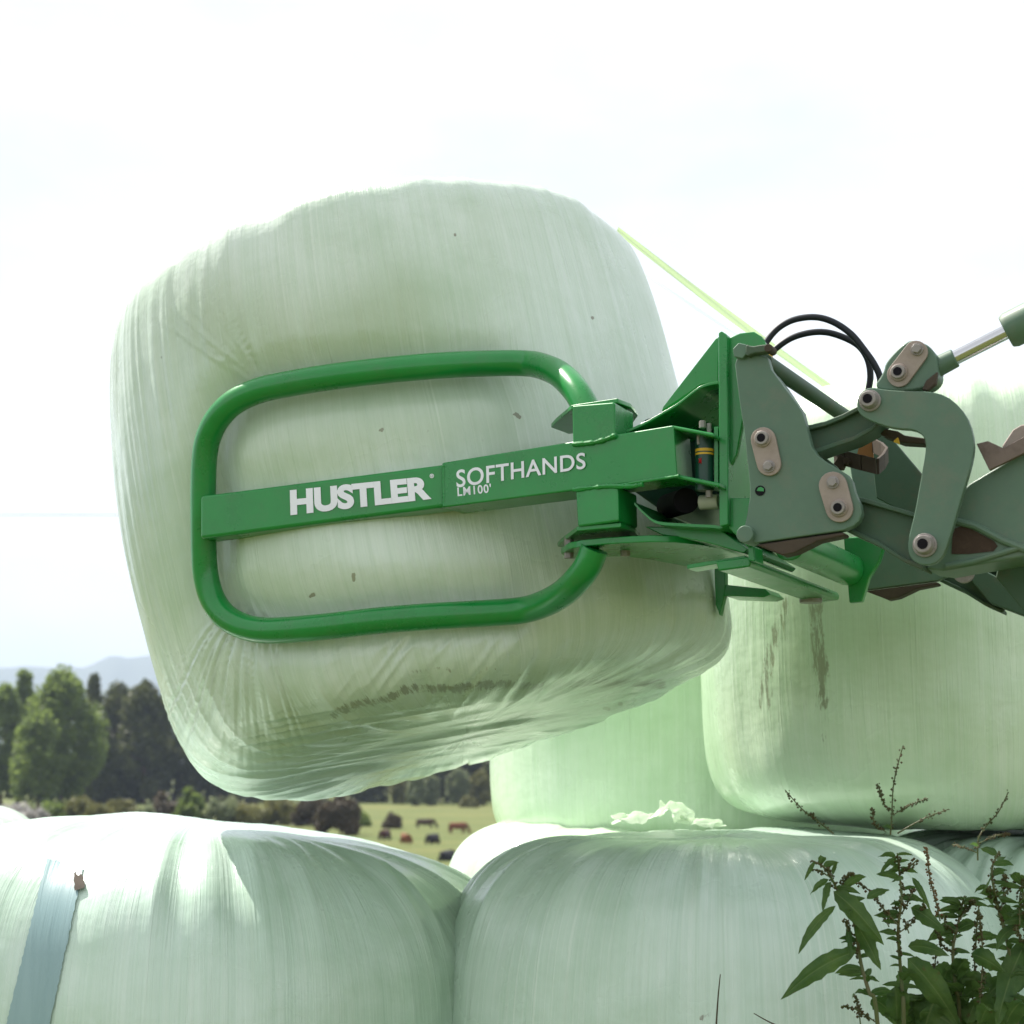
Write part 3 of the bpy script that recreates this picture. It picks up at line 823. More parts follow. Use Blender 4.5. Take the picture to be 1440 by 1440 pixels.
def pin(px, py, c, r, parent, depth=.02, hexr=None):
    k = 2.6/FPX
    o0 = PL(px, py, c)
    MB().cyl(o0, o0-NX*.005, r*k*1.18, 32).build('washer', STEEL, parent, .0012)
    MB().cyl(o0-NX*.0045, o0-NX*depth, r*k, 32, r*k*.86).build('pin_head', STEEL, parent, .002)
    MB().cyl(o0-NX*(depth-.001), o0-NX*(depth+.0008), r*k*.52, 24).build('pin_bore', DARK, parent)
def lock(x1, y1, x2, y2, r, c, parent, bolt, bush):
    m = MB(); m.prism(capsule(x1, y1, x2, y2, r, r*.97), c, .006); o = m.build('lock_plate', LOCK, parent, .0012)
    k = 2.6/FPX
    p = PL(*bolt, c); MB().cyl(p, p-NX*.003, 9*k, 24).build('washer', STEEL, o, .0006); MB().cyl(p-NX*.003, p-NX*.010, 6.8*k, 6).build('bolt_head', STEEL, o, .0008)
    p = PL(*bush, c)
    MB().cyl(p, p-NX*.004, 13*k, 32, 12*k).build('bush', LOCK, o, .001)
    MB().cyl(p-NX*.004, p-NX*.010, 10.5*k, 32, 9.6*k).build('pin_head', STEEL, o, .001)
    MB().cyl(p-NX*.0095, p-NX*.0106, 6.2*k, 24).build('pin_bore', DARK, o)
    return o
lock(1073, 618, 1081, 652, 17.5, 2.539, LD, (1081.6, 656), (1072.7, 617))
lock(1171, 683, 1180, 715, 20, 2.539, LD, (1171.7, 678.5), (1180, 714.7))
# locking lever, lower boss, round hole
k = 2.6/FPX
p = PL(1041, 493, 2.535); b = MB(); b.cyl(p, p+NX*.05, 12.5*k, 6); b.build('pin_boss', OLIVE, LD, .002); b = MB(); b.cyl(PL(1047, 751, 2.53), PL(1047, 751, 2.53)+NX*.05, 12.5*k, 28)
b.build('pin_boss', OLIVE, LD, .002)
b = MB(); b.prism(chaikin([(1048, 482), (1056, 487), (1072, 484), (1084, 484), (1084, 494), (1070, 496), (1058, 497), (1048, 503)], 1), 2.53, .02); b.build('locking_lever', OLIVED, LD, .003)
p = PL(1080, 489, 2.528); MB().cyl(p, p+NX*.03, 6*k, 20).build('lever_knob', RUST, LD, .001)
p = PL(1069, 690, 2.5445); MB().cyl(p, p-NX*.0006, 7.5*k, 28).build('round_hole', DARK, LD)
MB().prism([(1064, 690), (1066, 686), (1070, 684.5), (1074, 687), (1074, 691)], 2.5435, .0004).build('hole_glint', GREEN, LD)
b = MB(); b.prism([(1076, 500), (1084, 497), (1087, 508), (1081, 512)], 2.60, .01); b.build('yellow_cap', YEL, LD, .001)
# upper cast link between carrier plate and hook (an I section)
def link_cast(name, up, dn, c, w, web):
    n = len(up)
    poly = [(x, y) for x, y in up] + [(x, y) for x, y in reversed(dn)]
    m = MB(); m.prism(poly, c+web, w-2*web)
    th = 7
    m.prism([(x, y) for x, y in up] + [(x, y+th) for x, y in reversed(up)], c, w)
    m.prism([(x, y-th) for x, y in dn] + [(x, y) for x, y in reversed(dn)], c, w)
    return m
UP = link_cast('u', [(1125, 599), (1140, 597), (1160, 592), (1185, 582), (1210, 569), (1232, 558)], [(1132, 640), (1150, 637), (1172, 629), (1200, 620), (1226, 606), (1240, 592)], 2.575, .06, .012)
UP.build('upper_link', OLIVED, LD, .002)
LOWL = link_cast('l', [(1190, 697), (1215, 700), (1250, 710), (1283, 720), (1310, 733)], [(1180, 742), (1200, 752), (1235, 768), (1270, 790), (1300, 803)], 2.575, .06, .012)
fc(LOWL.build('lower_link', OLIVED, LD, .002))
# hook plates (a pair)
hook = [(1224, 544), (1245, 548), (1277, 550), (1306, 550), (1330, 556), (1350, 572), (1364, 594), (1370, 622), (1368, 645), (1360, 674), (1350, 706), (1340, 742), (1329, 776),
        (1323, 786), (1313, 793), (1300, 795), (1287, 791), (1279, 782), (1276, 768), (1279, 750), (1287, 718), (1294, 678), (1301, 640), (1302, 622), (1297, 611), (1284, 604), (1262, 603), (1240, 598), (1216, 588), (1207, 580), (1204, 566), (1210, 551)]
b = MB(); b.prism(chaikin(hook, 1), 2.535, .016); HK = b.build('hook_plate', OLIVE, LD, .002)
b = MB(); b.prism(chaikin(hook, 1), 2.665, .016); b.build('hook_plate', OLIVE, LD, .002)
pin(1224, 564, 2.535, 13, HK, .020); pin(1301, 767, 2.535, 14, HK, .020)
# rod end clevis
b = MB()
b.prism(chaikin([(1226, 546), (1242, 524), (1245, 508), (1270, 482), (1284, 477), (1305, 484), (1316, 498), (1319, 514), (1319, 534), (1300, 547), (1260, 551)], 2), 2.555, .05)
CV = b.build('rod_clevis', OLIVE, LD, .004)
lock(1264, 527, 1288, 495, 17, 2.549, LD, (1290, 491.5), (1264, 524))
b = MB(); b.prism([(1302, 535), (1318, 522), (1316, 540), (1304, 549), (1296, 548)], 2.545, .012); b.build('clamp_screw', RUST, LD, .002)
ax0, ax1 = PL(1312, 519, 2.58), PL(1416, 466.5, 2.58); ad = (ax1-ax0).normalized()
b = MB(); b.cyl(ax0, ax0+ad*.038, .0165, 28, .0150); b.build('rod_eye_neck', OLIVE, LD, .002)
b = MB(); b.cyl(ax0+ad*.03, ax1+ad*.05, .0112, 32); b.build('piston_rod', CHROME, LD)
b = MB(); b.tube([ax1-ad*.002, ax1+ad*.006, ax1+ad*.5], [.025, .0285, .0285], 36); b.build('ram_barrel', OLIVE, LD, .0015)
# cross tube of the carrier, U strap
b = MB(); b.cyl(PL(1074, 508, 2.58), PL(1074, 508, 2.58)+NX*.70+Vector((0, 0, .02)), .0135, 24); b.build('cross_tube', OLIVED, LD)
us = [(1176, 640, 2.70), (1190, 634, 2.68), (1212, 640, 2.67), (1232, 645, 2.67), (1240, 638, 2.72), (1245, 629, 2.80), (1238, 622, 2.86), (1226, 616, 2.90), (1212, 616, 2.92)]
top = [PL(x, y, c) for x, y, c in us]; m = MB()
for i in range(len(top)-1):
    a_, b_ = top[i], top[i+1]; t_ = (b_-a_).normalized().cross(Vector((0, 0, 1)))*.005
    m.ext([a_, b_, b_+t_, a_+t_], (0, 0, -.026))
m.build('strap', RUST, LD, .0006)
p = PL(1190, 648, 2.66); b = MB(); b.cyl(p, p+NX*.02, .006, 6); b.prism([(1165, 662), (1180, 640), (1192, 644), (1185, 660)], 2.675, .012); b.build('strap_bolt', RUST, LD, .001)
b = MB(); b.prism([(1212, 612), (1228, 616), (1228, 644), (1205, 640)], 2.90, .004); b.build('rusty_tab', paint('orange rust', (.22, .10, .03), .8, 0), LD)
b = MB(); b.prism([(1228, 600), (1262, 606), (1272, 612), (1300, 616), (1300, 624), (1266, 622), (1240, 612)], 2.62, .04); b.build('link_underside', RUST, LD, .002)
b = MB(); b.prism([(1256, 621), (1262, 615), (1264, 624)], 2.60, .01); b.build('yellow_cap', YEL, LD)
# inner far plate seen through the hook
b = MB(); b.prism([(1230, 600), (1252, 614), (1300, 671), (1330, 720), (1320, 745), (1232, 700), (1228, 660)], 3.02, .02); b.build('inner_plate', OLIVED, LD, .002)
# main arm
b = MB()
arm = [(1352, 690), (1363, 680), (1440, 634), (1700, 480), (1760, 640), (1700, 672), (1440, 783), (1360, 797), (1326, 803), (1300, 800), (1322, 770), (1340, 730)]
b.prism(arm, 2.592, .11); AR = b.build('loader_arm', OLIVE, LD, .004)
MB().prism([(1340, 744), (1352, 740), (1366, 744), (1398, 761), (1403, 768), (1397, 775), (1362, 779), (1338, 779)], 2.5905, .001).build('mud_slot', MUD, AR)
b = MB(); b.tube([PL(x, y, 2.590) for x, y in [(1345, 733), (1372, 740), (1410, 760), (1440, 772), (1500, 780)]], .006, 10)
b.tube([PL(x, y, 2.590) for x, y in [(1330, 797), (1370, 789), (1400, 780), (1440, 768), (1500, 745)]], .005, 10); b.build('arm_rib', OLIVE, AR)
b = MB(); b.prism([(1405, 786), (1440, 778), (1470, 770), (1470, 870), (1440, 860), (1400, 812)], 2.72, .05); b.build('lower_bracket', OLIVED, LD, .003)
b = MB(); b.prism([(1373, 624), (1389, 620), (1400, 625), (1411, 630), (1440, 614), (1520, 570), (1520, 596), (1440, 637), (1391, 661)], 2.570, .012); b.build('latch_bracket', paint('brown worn steel', (.16, .12, .105), .7, 0, (.07, .05, .04), .7, 18), LD, .001)
b = MB(); b.prism([(1408, 628), (1424, 604), (1436, 597), (1460, 596), (1470, 615), (1440, 626), (1414, 634)], 2.61, .03); b.build('latch_block', LOCK, LD, .003)
for o in far_copy:
    c = o.copy(); COL.objects.link(c); c.parent = LD; c.location = o.location + NX*.76
q0 = PL(1356, 806, 3.26); MB().cyl(q0, q0-NX*.01, .020, 24).build('pin_head', STEEL, LD, .001)
b = MB(); b.prism([(1352, 800), (1380, 800), (1440, 830), (1500, 850), (1500, 890), (1440, 866), (1392, 848)], 3.30, .07); b.build('far_link', OLIVED, LD, .003)

# hoses
def hose(pts, c, label):
    m = MB().tube(catmull([PL(x, y, c + .004*i) for i, (x, y) in enumerate(pts)], 6), .0055, 14)
    o = m.build('hydraulic_hose', RUBBER); tag(o, label, 'hydraulic hose', 'hydraulic hoses'); return o
hose([(1074, 492), (1079, 479), (1095, 461), (1117, 449.5), (1146, 446), (1172, 453), (1197, 470), (1216, 493), (1231, 515), (1238, 535), (1236, 565), (1225, 590)], 2.66, 'outer black hydraulic hose arching highest above the linkage')
hose([(1078, 510), (1085, 496), (1108, 478), (1133, 469), (1159, 467), (1184, 473.5), (1207, 486), (1220, 505), (1224, 528), (1221, 550), (1215, 585)], 2.70, 'inner black hydraulic hose arching just below the outer one')

# ------------------------------------------------------------------ loose film
def strip(name, a, b_, w, n, mat, label, cat, Ya, Yb, sag=0.0, seed=1):
    rows = []; m = 7
    random.seed(seed)
    for i in range(n+1):
        t = i/n; px = a[0]+(b_[0]-a[0])*t; py = a[1]+(b_[1]-a[1])*t + sag*math.sin(math.pi*t); Y = Ya+(Yb-Ya)*t
        c = P(px, py, Y); ww = w*(.75+.5*math.sin(t*2.6+.3))
        for j in range(m):
            u = j/(m-1)-.5
            rows.append(c + Vector((.35*u*ww, .12*ww*math.sin(u*9+t*14), u*ww)))
    f = [(i*m+j, i*m+j+1, (i+1)*m+j+1, (i+1)*m+j) for i in range(n) for j in range(m-1)]
    me = bpy.data.meshes.new(name); me.from_pydata(rows, [], f); me.shade_smooth()
    o = link(name, me, None, mat); return tag(o, label, cat)
def thinfilm(name, col, alpha):
    t = NT(name); n = t.n
    tr = n.new('ShaderNodeBsdfTransparent'); tl = n.new('ShaderNodeBsdfTranslucent'); tl.inputs[0].default_value = (*col, 1)
    df = n.new('ShaderNodeBsdfDiffuse'); df.inputs[0].default_value = (*col, 1)
    m1 = n.new('ShaderNodeMixShader'); m1.inputs[0].default_value = .6
    t.l.new(df.outputs[0], m1.inputs[1]); t.l.new(tl.outputs[0], m1.inputs[2])
    m2 = n.new('ShaderNodeMixShader'); m2.inputs[0].default_value = alpha
    t.l.new(tr.outputs[0], m2.inputs[1]); t.l.new(m1.outputs[0], m2.inputs[2]); t.l.new(m2.outputs[0], t.out.inputs['Surface'])
    return t.m
TF = thinfilm('yellow green torn film', (.36, .50, .16), .72)
TF2 = thinfilm('thin clear torn film', (.50, .66, .36), .30)
strip('film_strip', (868, 323), (1232, 590), .016, 60, TF, 'long taut yellow green strip of torn film running down from the lifted bale', 'film strip', 4.0, 4.15, 5)
strip('film_strip', (905, 385), (1040, 474), .006, 30, TF2, 'faint thin strand of film just below the long yellow green strip', 'film strip', 3.95, 4.0)
# crumpled knot of film on the front bale
def knot():
    rng = np.random.default_rng(5); rows = []
    base = catmull([P(x, y, 4.14) for x, y in [(866, 1163), (878, 1156), (900, 1158), (918, 1152), (930, 1145), (944, 1142), (956, 1150), (962, 1160), (985, 1162), (1012, 1164)]], 14)
    n = len(base); m = 26
    vs = []
    for i, p in enumerate(base):
        u = i/(n-1); w = .085*(.55+.6*math.sin(u*7)**2)*(1 if u < .72 else .35)
        for j in range(m):
            v = j/(m-1)*2-1
            a1 = float(vnoise(u*10, v*1.6, 0, 61)); a2 = float(vnoise(u*10, v*1.6, 4, 62)); a3 = float(vnoise(u*40, v*5, 2, 63))
            vs.append(p + Vector((w*.35*a2 + .02*v, v*w + .03*a2, .022*abs(a1)*(1 if u < .72 else .4) + .003*a3 + .012*(1-v*v))))
    f = [(i*m+j, i*m+j+1, (i+1)*m+j+1, (i+1)*m+j) for i in range(n-1) for j in range(m-1)]
    me = bpy.data.meshes.new('film_knot'); me.from_pydata(vs, [], f); me.shade_smooth()
    o = link('film_knot', me, None, thinfilm('crumpled pale film', (.74, .82, .70), .97)); tag(o, 'crumpled knot of pale film lying on top of the front bale', 'film scrap')
knot()

# ------------------------------------------------------------------ weeds
def leaf(m, base, tip, w, bend=.25, fold=.35, side=None, n=12, wav=1.0, seedv=0):
    """ovate wavy leaf, built as a strip of 6 faces across"""
    base, tip = Vector(base), Vector(tip); ax = tip-base; L = ax.length
    t = ax.normalized(); view = (base-CAM).normalized()
    sd = side or (t.cross(view)).normalized(); nr = sd.cross(t).normalized()
    rnd = random.Random(seedv)
    ph = rnd.random()*6; tw = rnd.uniform(-.7, .7)
    vs = []; K = 7
    for i in range(n+1):
        u = i/n
        wd = w*(math.sin(math.pi*min(1, u**.75))**.8)*(.95 if u < .5 else 1.0) + .0006
        c = base + ax*u + nr*(bend*L*math.sin(math.pi*u)*.6) - Vector((0, 0, .34*L*u*u))
        a = tw*u; s2 = (sd*math.cos(a) + nr*math.sin(a)); n2 = (nr*math.cos(a) - sd*math.sin(a))
        for j in range(K):
            v = (j-(K-1)/2)/((K-1)/2)
            edge = (1 + .10*wav*math.sin(u*34+ph+v*2)) if abs(v) == 1 else 1
            vs.append(c + s2*(v*wd*.5*edge) + n2*(fold*abs(v)*wd*.5 + .10*wav*w*math.sin(u*15+ph+(3 if v > 0 else 0))*abs(v)**2))
    fs = [(i*K+j, i*K+j+1, (i+1)*K+j+1, (i+1)*K+j) for i in range(n) for j in range(K-1)]
    m.add(vs, fs)
    RIB.extend([1.0 if j == 3 else 0.0 for i in range(n+1) for j in range(K)])
RIB = []
OCT = [(1,0,0),(-1,0,0),(0,1,0),(0,-1,0),(0,0,1),(0,0,-1)]
OCF = [(0,2,4),(2,1,4),(1,3,4),(3,0,4),(2,0,5),(1,2,5),(3,1,5),(0,3,5)]
def beads(m, path, r0, dens, rb, rnd):
    path = [Vector(p) for p in path]
    for a_, b_ in zip(path[:-1], path[1:]):
        L = (b_-a_).length; k_ = max(1, int(L*dens))
        for _ in range(k_):
            whorl = round(rnd.random()*L/.011)*.011/L if L > 0.011 else rnd.random()
            c = a_.lerp(b_, min(1, max(0, whorl+rnd.gauss(0, .002)/max(L, .01))))
            d = Vector((rnd.gauss(0, 1), rnd.gauss(0, 1), rnd.gauss(0, .6))).normalized()*r0*rnd.uniform(.3, 1.1)
            s_ = rb*rnd.uniform(.6, 1.25)
            m.add([c+d+Vector(o)*s_ for o in OCT], OCF)
def dock(stems, leaves, spikes, Y, label, brown=(), leafscale=1.0, extra=0, seed=0, zbase=0.0, group='dock weeds in front of the bales'):
    rnd = random.Random(seed)
    s0 = stems[0]
    root = P(s0[0][0], s0[0][1], Y); root.z = zbase
    if zbase == 0.0:
        root = Vector((root.x+rnd.uniform(-.03, .03), Y+rnd.uniform(0, .05), 0))
    t = empty('dock_weed', root, label, 'weed', group)
    sm = MB(); lm = MB(); bm_ = MB(); br = MB(); allp = []
    jy = lambda: rnd.uniform(-.03, .03)
    for st_ in stems:
        pts = [P(x, y, Y+jy()*.5) for x, y in st_]
        if zbase == 0.0: pts = [root.copy() + Vector((rnd.uniform(-.02, .02), 0, 0)), root.lerp(pts[0], .6)+Vector((0, 0, 0))] + pts
        path = catmull(pts, 6); n = len(path)
        sm.tube(path, [(.0036 if zbase == 0 else .0012)*(1-.8*i/n)+.0007 for i in range(n)], 8)
        up = path[int(n*.55):] if zbase == 0.0 else path[3:]
        beads(bm_, up, .0060, 620 if zbase == 0 else 380, .0024, rnd); allp.append(path)
    for sp in spikes:
        path = catmull([P(x, y, Y+jy()) for x, y in sp], 5)
        sm.tube(path, [.0012]*len(path), 6)
        beads(br if sp in brown else bm_, path[2:], .0052, 800, .0024, rnd)
    for i, (b0, t0, w) in enumerate(leaves):
        leaf(lm, P(*b0, Y+jy()), P(*t0, Y+rnd.uniform(-.07, .03)), w*.86/FPX*Y*leafscale, rnd.uniform(-.2, .3), rnd.uniform(.1, .45), seedv=seed*50+i)
    for i in range(int(extra*2.2)):                      # small leaves on the stems
        path = rnd.choice(allp); k_ = rnd.randrange(int(len(path)*.35), len(path)-1); c = path[k_]
        a_ = rnd.uniform(0, 2*math.pi); L = rnd.uniform(.018, .05)
        d = Vector((math.cos(a_), math.sin(a_)*.7, rnd.uniform(.1, .8))).normalized()
        leaf(lm, c, c+d*L, L*rnd.uniform(.2, .34), rnd.uniform(-.1, .3), .3, n=7, seedv=seed*99+i)
    sm.build('stem', STEMM, t); 
    if lm.v:
        lo = lm.build('leaves', DOCK, t, angle=80)
        at = lo.data.attributes.new('rib', 'FLOAT', 'POINT'); at.data.foreach_set('value', np.array(RIB[-len(lm.v):], dtype=np.float32))
    if bm_.v: bm_.build('seed_spikes', DOCKD, t, smooth=False)
    if br.v: br.build('ripe_seed_spike', DOCKB, t, smooth=False)
    return t
dock([[(1234, 1440), (1222, 1395), (1211, 1356), (1200, 1293), (1180, 1256), (1161, 1222), (1141, 1210)]],
     [((1204, 1338), (1097, 1367), 32), ((1175, 1274), (1122, 1312), 16), ((1172, 1254), (1242, 1300), 34), ((1204, 1300), (1238, 1345), 26), ((1186, 1250), (1217, 1213), 14),
      ((1171, 1230), (1177, 1197), 6), ((1165, 1237), (1139, 1246), 11), ((1168, 1240), (1156, 1258), 12), ((1225, 1400), (1198, 1385), 8), ((1222, 1375), (1236, 1372), 8), ((1192, 1300), (1196, 1330), 9), ((1146, 1212), (1131, 1230), 7)],
     [[(1211, 1352), (1197, 1325), (1190, 1293)], [(1182, 1255), (1186, 1240), (1200, 1227)], [(1170, 1240), (1166, 1222), (1163, 1212)], [(1165, 1232), (1150, 1224), (1137, 1222)]], 2.78,
     'leftmost dock weed with a drooping tip and a broad curled leaf', extra=10, seed=2)
dock([[(1271, 1440), (1269, 1400), (1266, 1358), (1263, 1306), (1268, 1264), (1265, 1230), (1262, 1200)]],
     [((1219, 1264), (1250, 1237), 14), ((1259, 1203), (1234, 1194), 9), ((1258, 1207), (1236, 1218), 8), ((1262, 1202), (1284, 1194), 5), ((1281, 1277), (1328, 1293), 27), ((1283, 1234), (1308, 1266), 10),
      ((1277, 1331), (1334, 1322), 23), ((1276, 1348), (1348, 1412), 44), ((1262, 1440), (1258, 1358), 40), ((1300, 1450), (1318, 1372), 56), ((1350, 1450), (1292, 1398), 50), ((1270, 1236), (1252, 1226), 9),
      ((1268, 1225), (1276, 1212), 8), ((1268, 1262), (1300, 1257), 11)],
     [[(1262, 1300), (1240, 1275), (1222, 1252), (1204, 1241)], [(1264, 1312), (1285, 1295), (1300, 1272)], [(1278, 1312), (1272, 1294)], [(1266, 1230), (1280, 1218), (1290, 1209)], [(1262, 1290), (1258, 1266)],
      [(1268, 1285), (1280, 1262), (1283, 1248)], [(1250, 1303), (1244, 1290)], [(1235, 1440), (1205, 1420), (1183, 1415)], [(1210, 1440), (1207, 1415), (1204, 1400)]], 2.82,
     'tallest dock weed, with dense seed heads, in the middle of the clump', extra=16, seed=3)
br5 = [(1322, 1295), (1317, 1272), (1308, 1235), (1302, 1191)]
dock([[(1350, 1440), (1344, 1390), (1340, 1337), (1346, 1306), (1352, 1277), (1355, 1264)]],
     [((1342, 1300), (1302, 1310), 19), ((1340, 1290), (1336, 1262), 8), ((1356, 1272), (1366, 1262), 5), ((1350, 1276), (1338, 1252), 5), ((1367, 1320), (1408, 1304), 16), ((1340, 1380), (1360, 1325), 26), ((1368, 1405), (1446, 1438), 46),
      ((1352, 1420), (1312, 1440), 30), ((1360, 1440), (1375, 1385), 30), ((1350, 1300), (1376, 1290), 14)],
     [br5, [(1352, 1290), (1362, 1275), (1368, 1266)], [(1345, 1310), (1330, 1300), (1328, 1285)], [(1312, 1440), (1314, 1380), (1316, 1330)], [(1366, 1440), (1370, 1370), (1375, 1280)], [(1340, 1340), (1326, 1330), (1318, 1310)], [(1352, 1400), (1348, 1370)]], 2.86,
     'dock weed with one tall brown seed spike right of the tallest weed', brown=(br5,), extra=22, seed=4)
dock([[(1430, 1440), (1424, 1380), (1417, 1327), (1404, 1277), (1398, 1252), (1395, 1222), (1405, 1197)], [(1445, 1440), (1446, 1330), (1440, 1270), (1436, 1238)]],
     [((1390, 1246), (1370, 1247), 8), ((1392, 1229), (1381, 1229), 6), ((1405, 1264), (1432, 1256), 11), ((1410, 1275), (1432, 1300), 22), ((1366, 1342), (1412, 1350), 32), ((1445, 1320), (1400, 1402), 40), ((1415, 1440), (1436, 1380), 40), ((1440, 1420), (1395, 1380), 34),
      ((1440, 1300), (1400, 1310), 18), ((1378, 1440), (1392, 1400), 30)],
     [[(1403, 1275), (1393, 1262), (1389, 1250)], [(1408, 1280), (1412, 1250), (1414, 1232)], [(1410, 1262), (1425, 1242), (1440, 1236)], [(1434, 1300), (1434, 1262), (1440, 1240)], [(1375, 1440), (1382, 1350), (1376, 1275)], [(1442, 1330), (1430, 1310), (1428, 1290)]], 2.80,
     'rightmost dock weed, cut off by the right edge', extra=24, seed=5)
# low leafy mass between them
dock([[(1300, 1445), (1296, 1420), (1290, 1400)]],
     [((1290, 1440), (1330, 1405), 46), ((1310, 1450), (1352, 1420), 46), ((1280, 1450), (1250, 1400), 40), ((1340, 1455), (1390, 1415), 50), ((1400, 1455), (1440, 1400), 50), ((1370, 1450), (1345, 1395), 40), ((1300, 1430), (1300, 1385), 40), ((1325, 1400), (1310, 1352), 34),
      ((1330, 1370), (1370, 1350), 30), ((1390, 1400), (1420, 1360), 36), ((1385, 1385), (1350, 1360), 30)] + [((x, y), (x+dx, y-dy), w) for x, y, dx, dy, w in [(random.Random(i).uniform(1255, 1440), random.Random(i+50).uniform(1390, 1470), random.Random(i+90).uniform(-40, 40), random.Random(i+30).uniform(20, 70), random.Random(i+70).uniform(18, 44)) for i in range(34)]],
     [], 2.88, 'low dark leafy dock weed at the foot of the tall ones', extra=0, seed=6)
# spikes rising from the gap between the tiers
dock([[(1252, 1174), (1254, 1150), (1257, 1100), (1270, 1048)]], [((1254, 1165), (1240, 1155), 6)],
     [[(1254, 1140), (1243, 1130), (1234, 1102)], [(1256, 1146), (1280, 1132), (1304, 1123)], [(1246, 1170), (1230, 1158), (1227, 1136)]], 3.46, 'weed with an upright seed spike rising between the two tiers of bales', seed=7, zbase=1.18, group='seed spikes between the tiers')
dock([[(1172, 1172), (1150, 1155), (1128, 1138), (1104, 1111)]], [], [[(1150, 1156), (1140, 1142)]], 3.42, 'weed with one seed spike leaning left between the tiers', seed=8, zbase=1.18, group='seed spikes between the tiers')
dock([[(1262, 1172), (1290, 1156), (1312, 1146), (1334, 1138)]], [], [], 3.50, 'low seed spike lying to the right between the tiers', seed=9, zbase=1.18, group='seed spikes between the tiers')
dock([[(1375, 1210), (1376, 1180), (1388, 1160), (1404, 1142), (1418, 1114)]], [((1376, 1190), (1362, 1180), 6)], [[(1376, 1186), (1400, 1176), (1420, 1172)], [(1376, 1200), (1350, 1190), (1340, 1188)]], 3.50, 'rightmost thin seed spike in the gap beside the right edge', seed=10, zbase=1.10, group='seed spikes between the tiers')
# dry stalks in front of the bale
def stalk(pts, Y, label):
    p0 = P(*pts[0], Y); path = [Vector((p0.x, Y, 0))] + catmull([P(x, y, Y) for x, y in pts], 6)
    n = len(path); o = MB().tube(path, [.0018*(1-.6*i/n) for i in range(n)], 6).build('dry_stalk', BROWNT)
    tag(o, label, 'grass stalk', 'dry stalks')
stalk([(1007, 1445), (1010, 1400), (1013, 1370)], 3.0, 'upright dry stalk in front of the middle of the bottom bale')
stalk([(1120, 1450), (1088, 1440), (1060, 1425)], 3.0, 'dry stalk bent over to the left near the bottom edge')

# ------------------------------------------------------------------ background
def cloud(name, clumps, nleaf, size, mat, parent, rng):
    """leaf sized faces through the clumps. clumps: (x,y,z,rx,ry,rz)"""
    cl = np.array(clumps); w = (cl[:, 3]*cl[:, 4]*cl[:, 5])**.67; w /= w.sum()
    idx = rng.choice(len(cl), nleaf, p=w)
    d = rng.normal(size=(nleaf, 3)); d /= np.linalg.norm(d, axis=1)[:, None]
    rr = rng.uniform(.45, 1.08, nleaf)[:, None]
    c = cl[idx, :3] + d*rr*cl[idx, 3:6]
    a = rng.normal(size=(nleaf, 3)); a /= np.linalg.norm(a, axis=1)[:, None]
    b_ = np.cross(a, rng.normal(size=(nleaf, 3))); b_ /= np.linalg.norm(b_, axis=1)[:, None]
    s_ = size*rng.uniform(.5, 1.3, nleaf)[:, None]
    v = np.stack([c-a*s_, c+b_*s_*.6, c+a*s_, c-b_*s_*.6], 1).reshape(-1, 3)
    me = bpy.data.meshes.new(name)
    me.vertices.add(len(v)); me.vertices.foreach_set('co', v.ravel())
    me.loops.add(len(v)); me.loops.foreach_set('vertex_index', np.arange(len(v), dtype=np.int32))
    me.polygons.add(nleaf); me.polygons.foreach_set('loop_start', np.arange(nleaf, dtype=np.int32)*4)
    me.update(calc_edges=True)
    return link(name, me, parent, mat)
def tree(name, px, ytop, wpx, Y, mat, shape, label, cat, seed, nleaf=5000, size=.35, group=None, zg=-4.6, low=.12):
    rng = np.random.default_rng(seed); rnd = random.Random(seed)
    top = P(px, ytop, Y); H = top.z - zg; Wd = wpx/FPX*Y/2*(1.0 if shape == 'bush' or low < .05 else 1.45)
    root = Vector((top.x, Y, zg))
    t = empty(name, root, label, cat, group)
    m = MB()
    tops = [Vector((root.x+rnd.uniform(-.1, .1)*Wd, Y, zg+H*f)) for f in (-.02, .3, .6, .88)]
    m.tube(catmull(tops, 3), [H*.022*(1-.85*i/9)+.02 for i in range(10)], 8)
    clumps = []
    nC = 34 if shape != 'bush' else 12
    for i in range(nC):
        u = (i+.5)/nC
        if shape == 'poplar':
            z = low + (1-low)*u; rr = Wd*(math.sin(math.pi*min(1, .18+.80*u))**.7); cr = Wd*.31
        elif shape == 'conifer':
            z = low + (1-low)*u; rr = Wd*(1-.80*u**1.6); cr = Wd*.40*(1.1-.6*u)
        elif shape == 'round':
            z = low + (1-low)*u; rr = Wd*math.sqrt(max(.05, 1-(2*u-.85)**2*.8)); cr = Wd*.32
        else:
            z = .03+.82*u*rnd.uniform(.6, 1.1); rr = Wd*(1.15-.5*u); cr = Wd*.36*rnd.uniform(.7, 1.2)
        a_ = i*2.4 + rnd.random(); ro = max(0, rr-cr)*rnd.uniform(.55, 1.05)
        x = root.x+math.cos(a_)*ro; y = Y+math.sin(a_)*ro; zz = zg + H*z - cr*.6*(u > .85)
        cz = min(cr, H*.14) if shape != 'bush' else min(cr, H*.4)
        clumps.append((x, y, min(zz, zg+H-cz*.8), cr*rnd.uniform(.7, 1.15), cr*rnd.uniform(.7, 1.1), cz*rnd.uniform(.8, 1.3)))
        if i % 3 == 0 and shape != 'bush':
            m.tube([Vector((root.x, Y, zz-H*.06)), Vector((x, y, zz))], [H*.008, H*.002], 6)
    m.build('trunk', BARK, t)
    cloud('crown', clumps, nleaf, size, mat, t, rng)
    return t
G1 = 'trees beyond the field'
tree('poplar_tree', 8, 962, 62, 285, POPLAR, 'poplar', 'bright green tree at the left edge, lowest of the poplars', 'tree', 101, 7000, .42, G1)
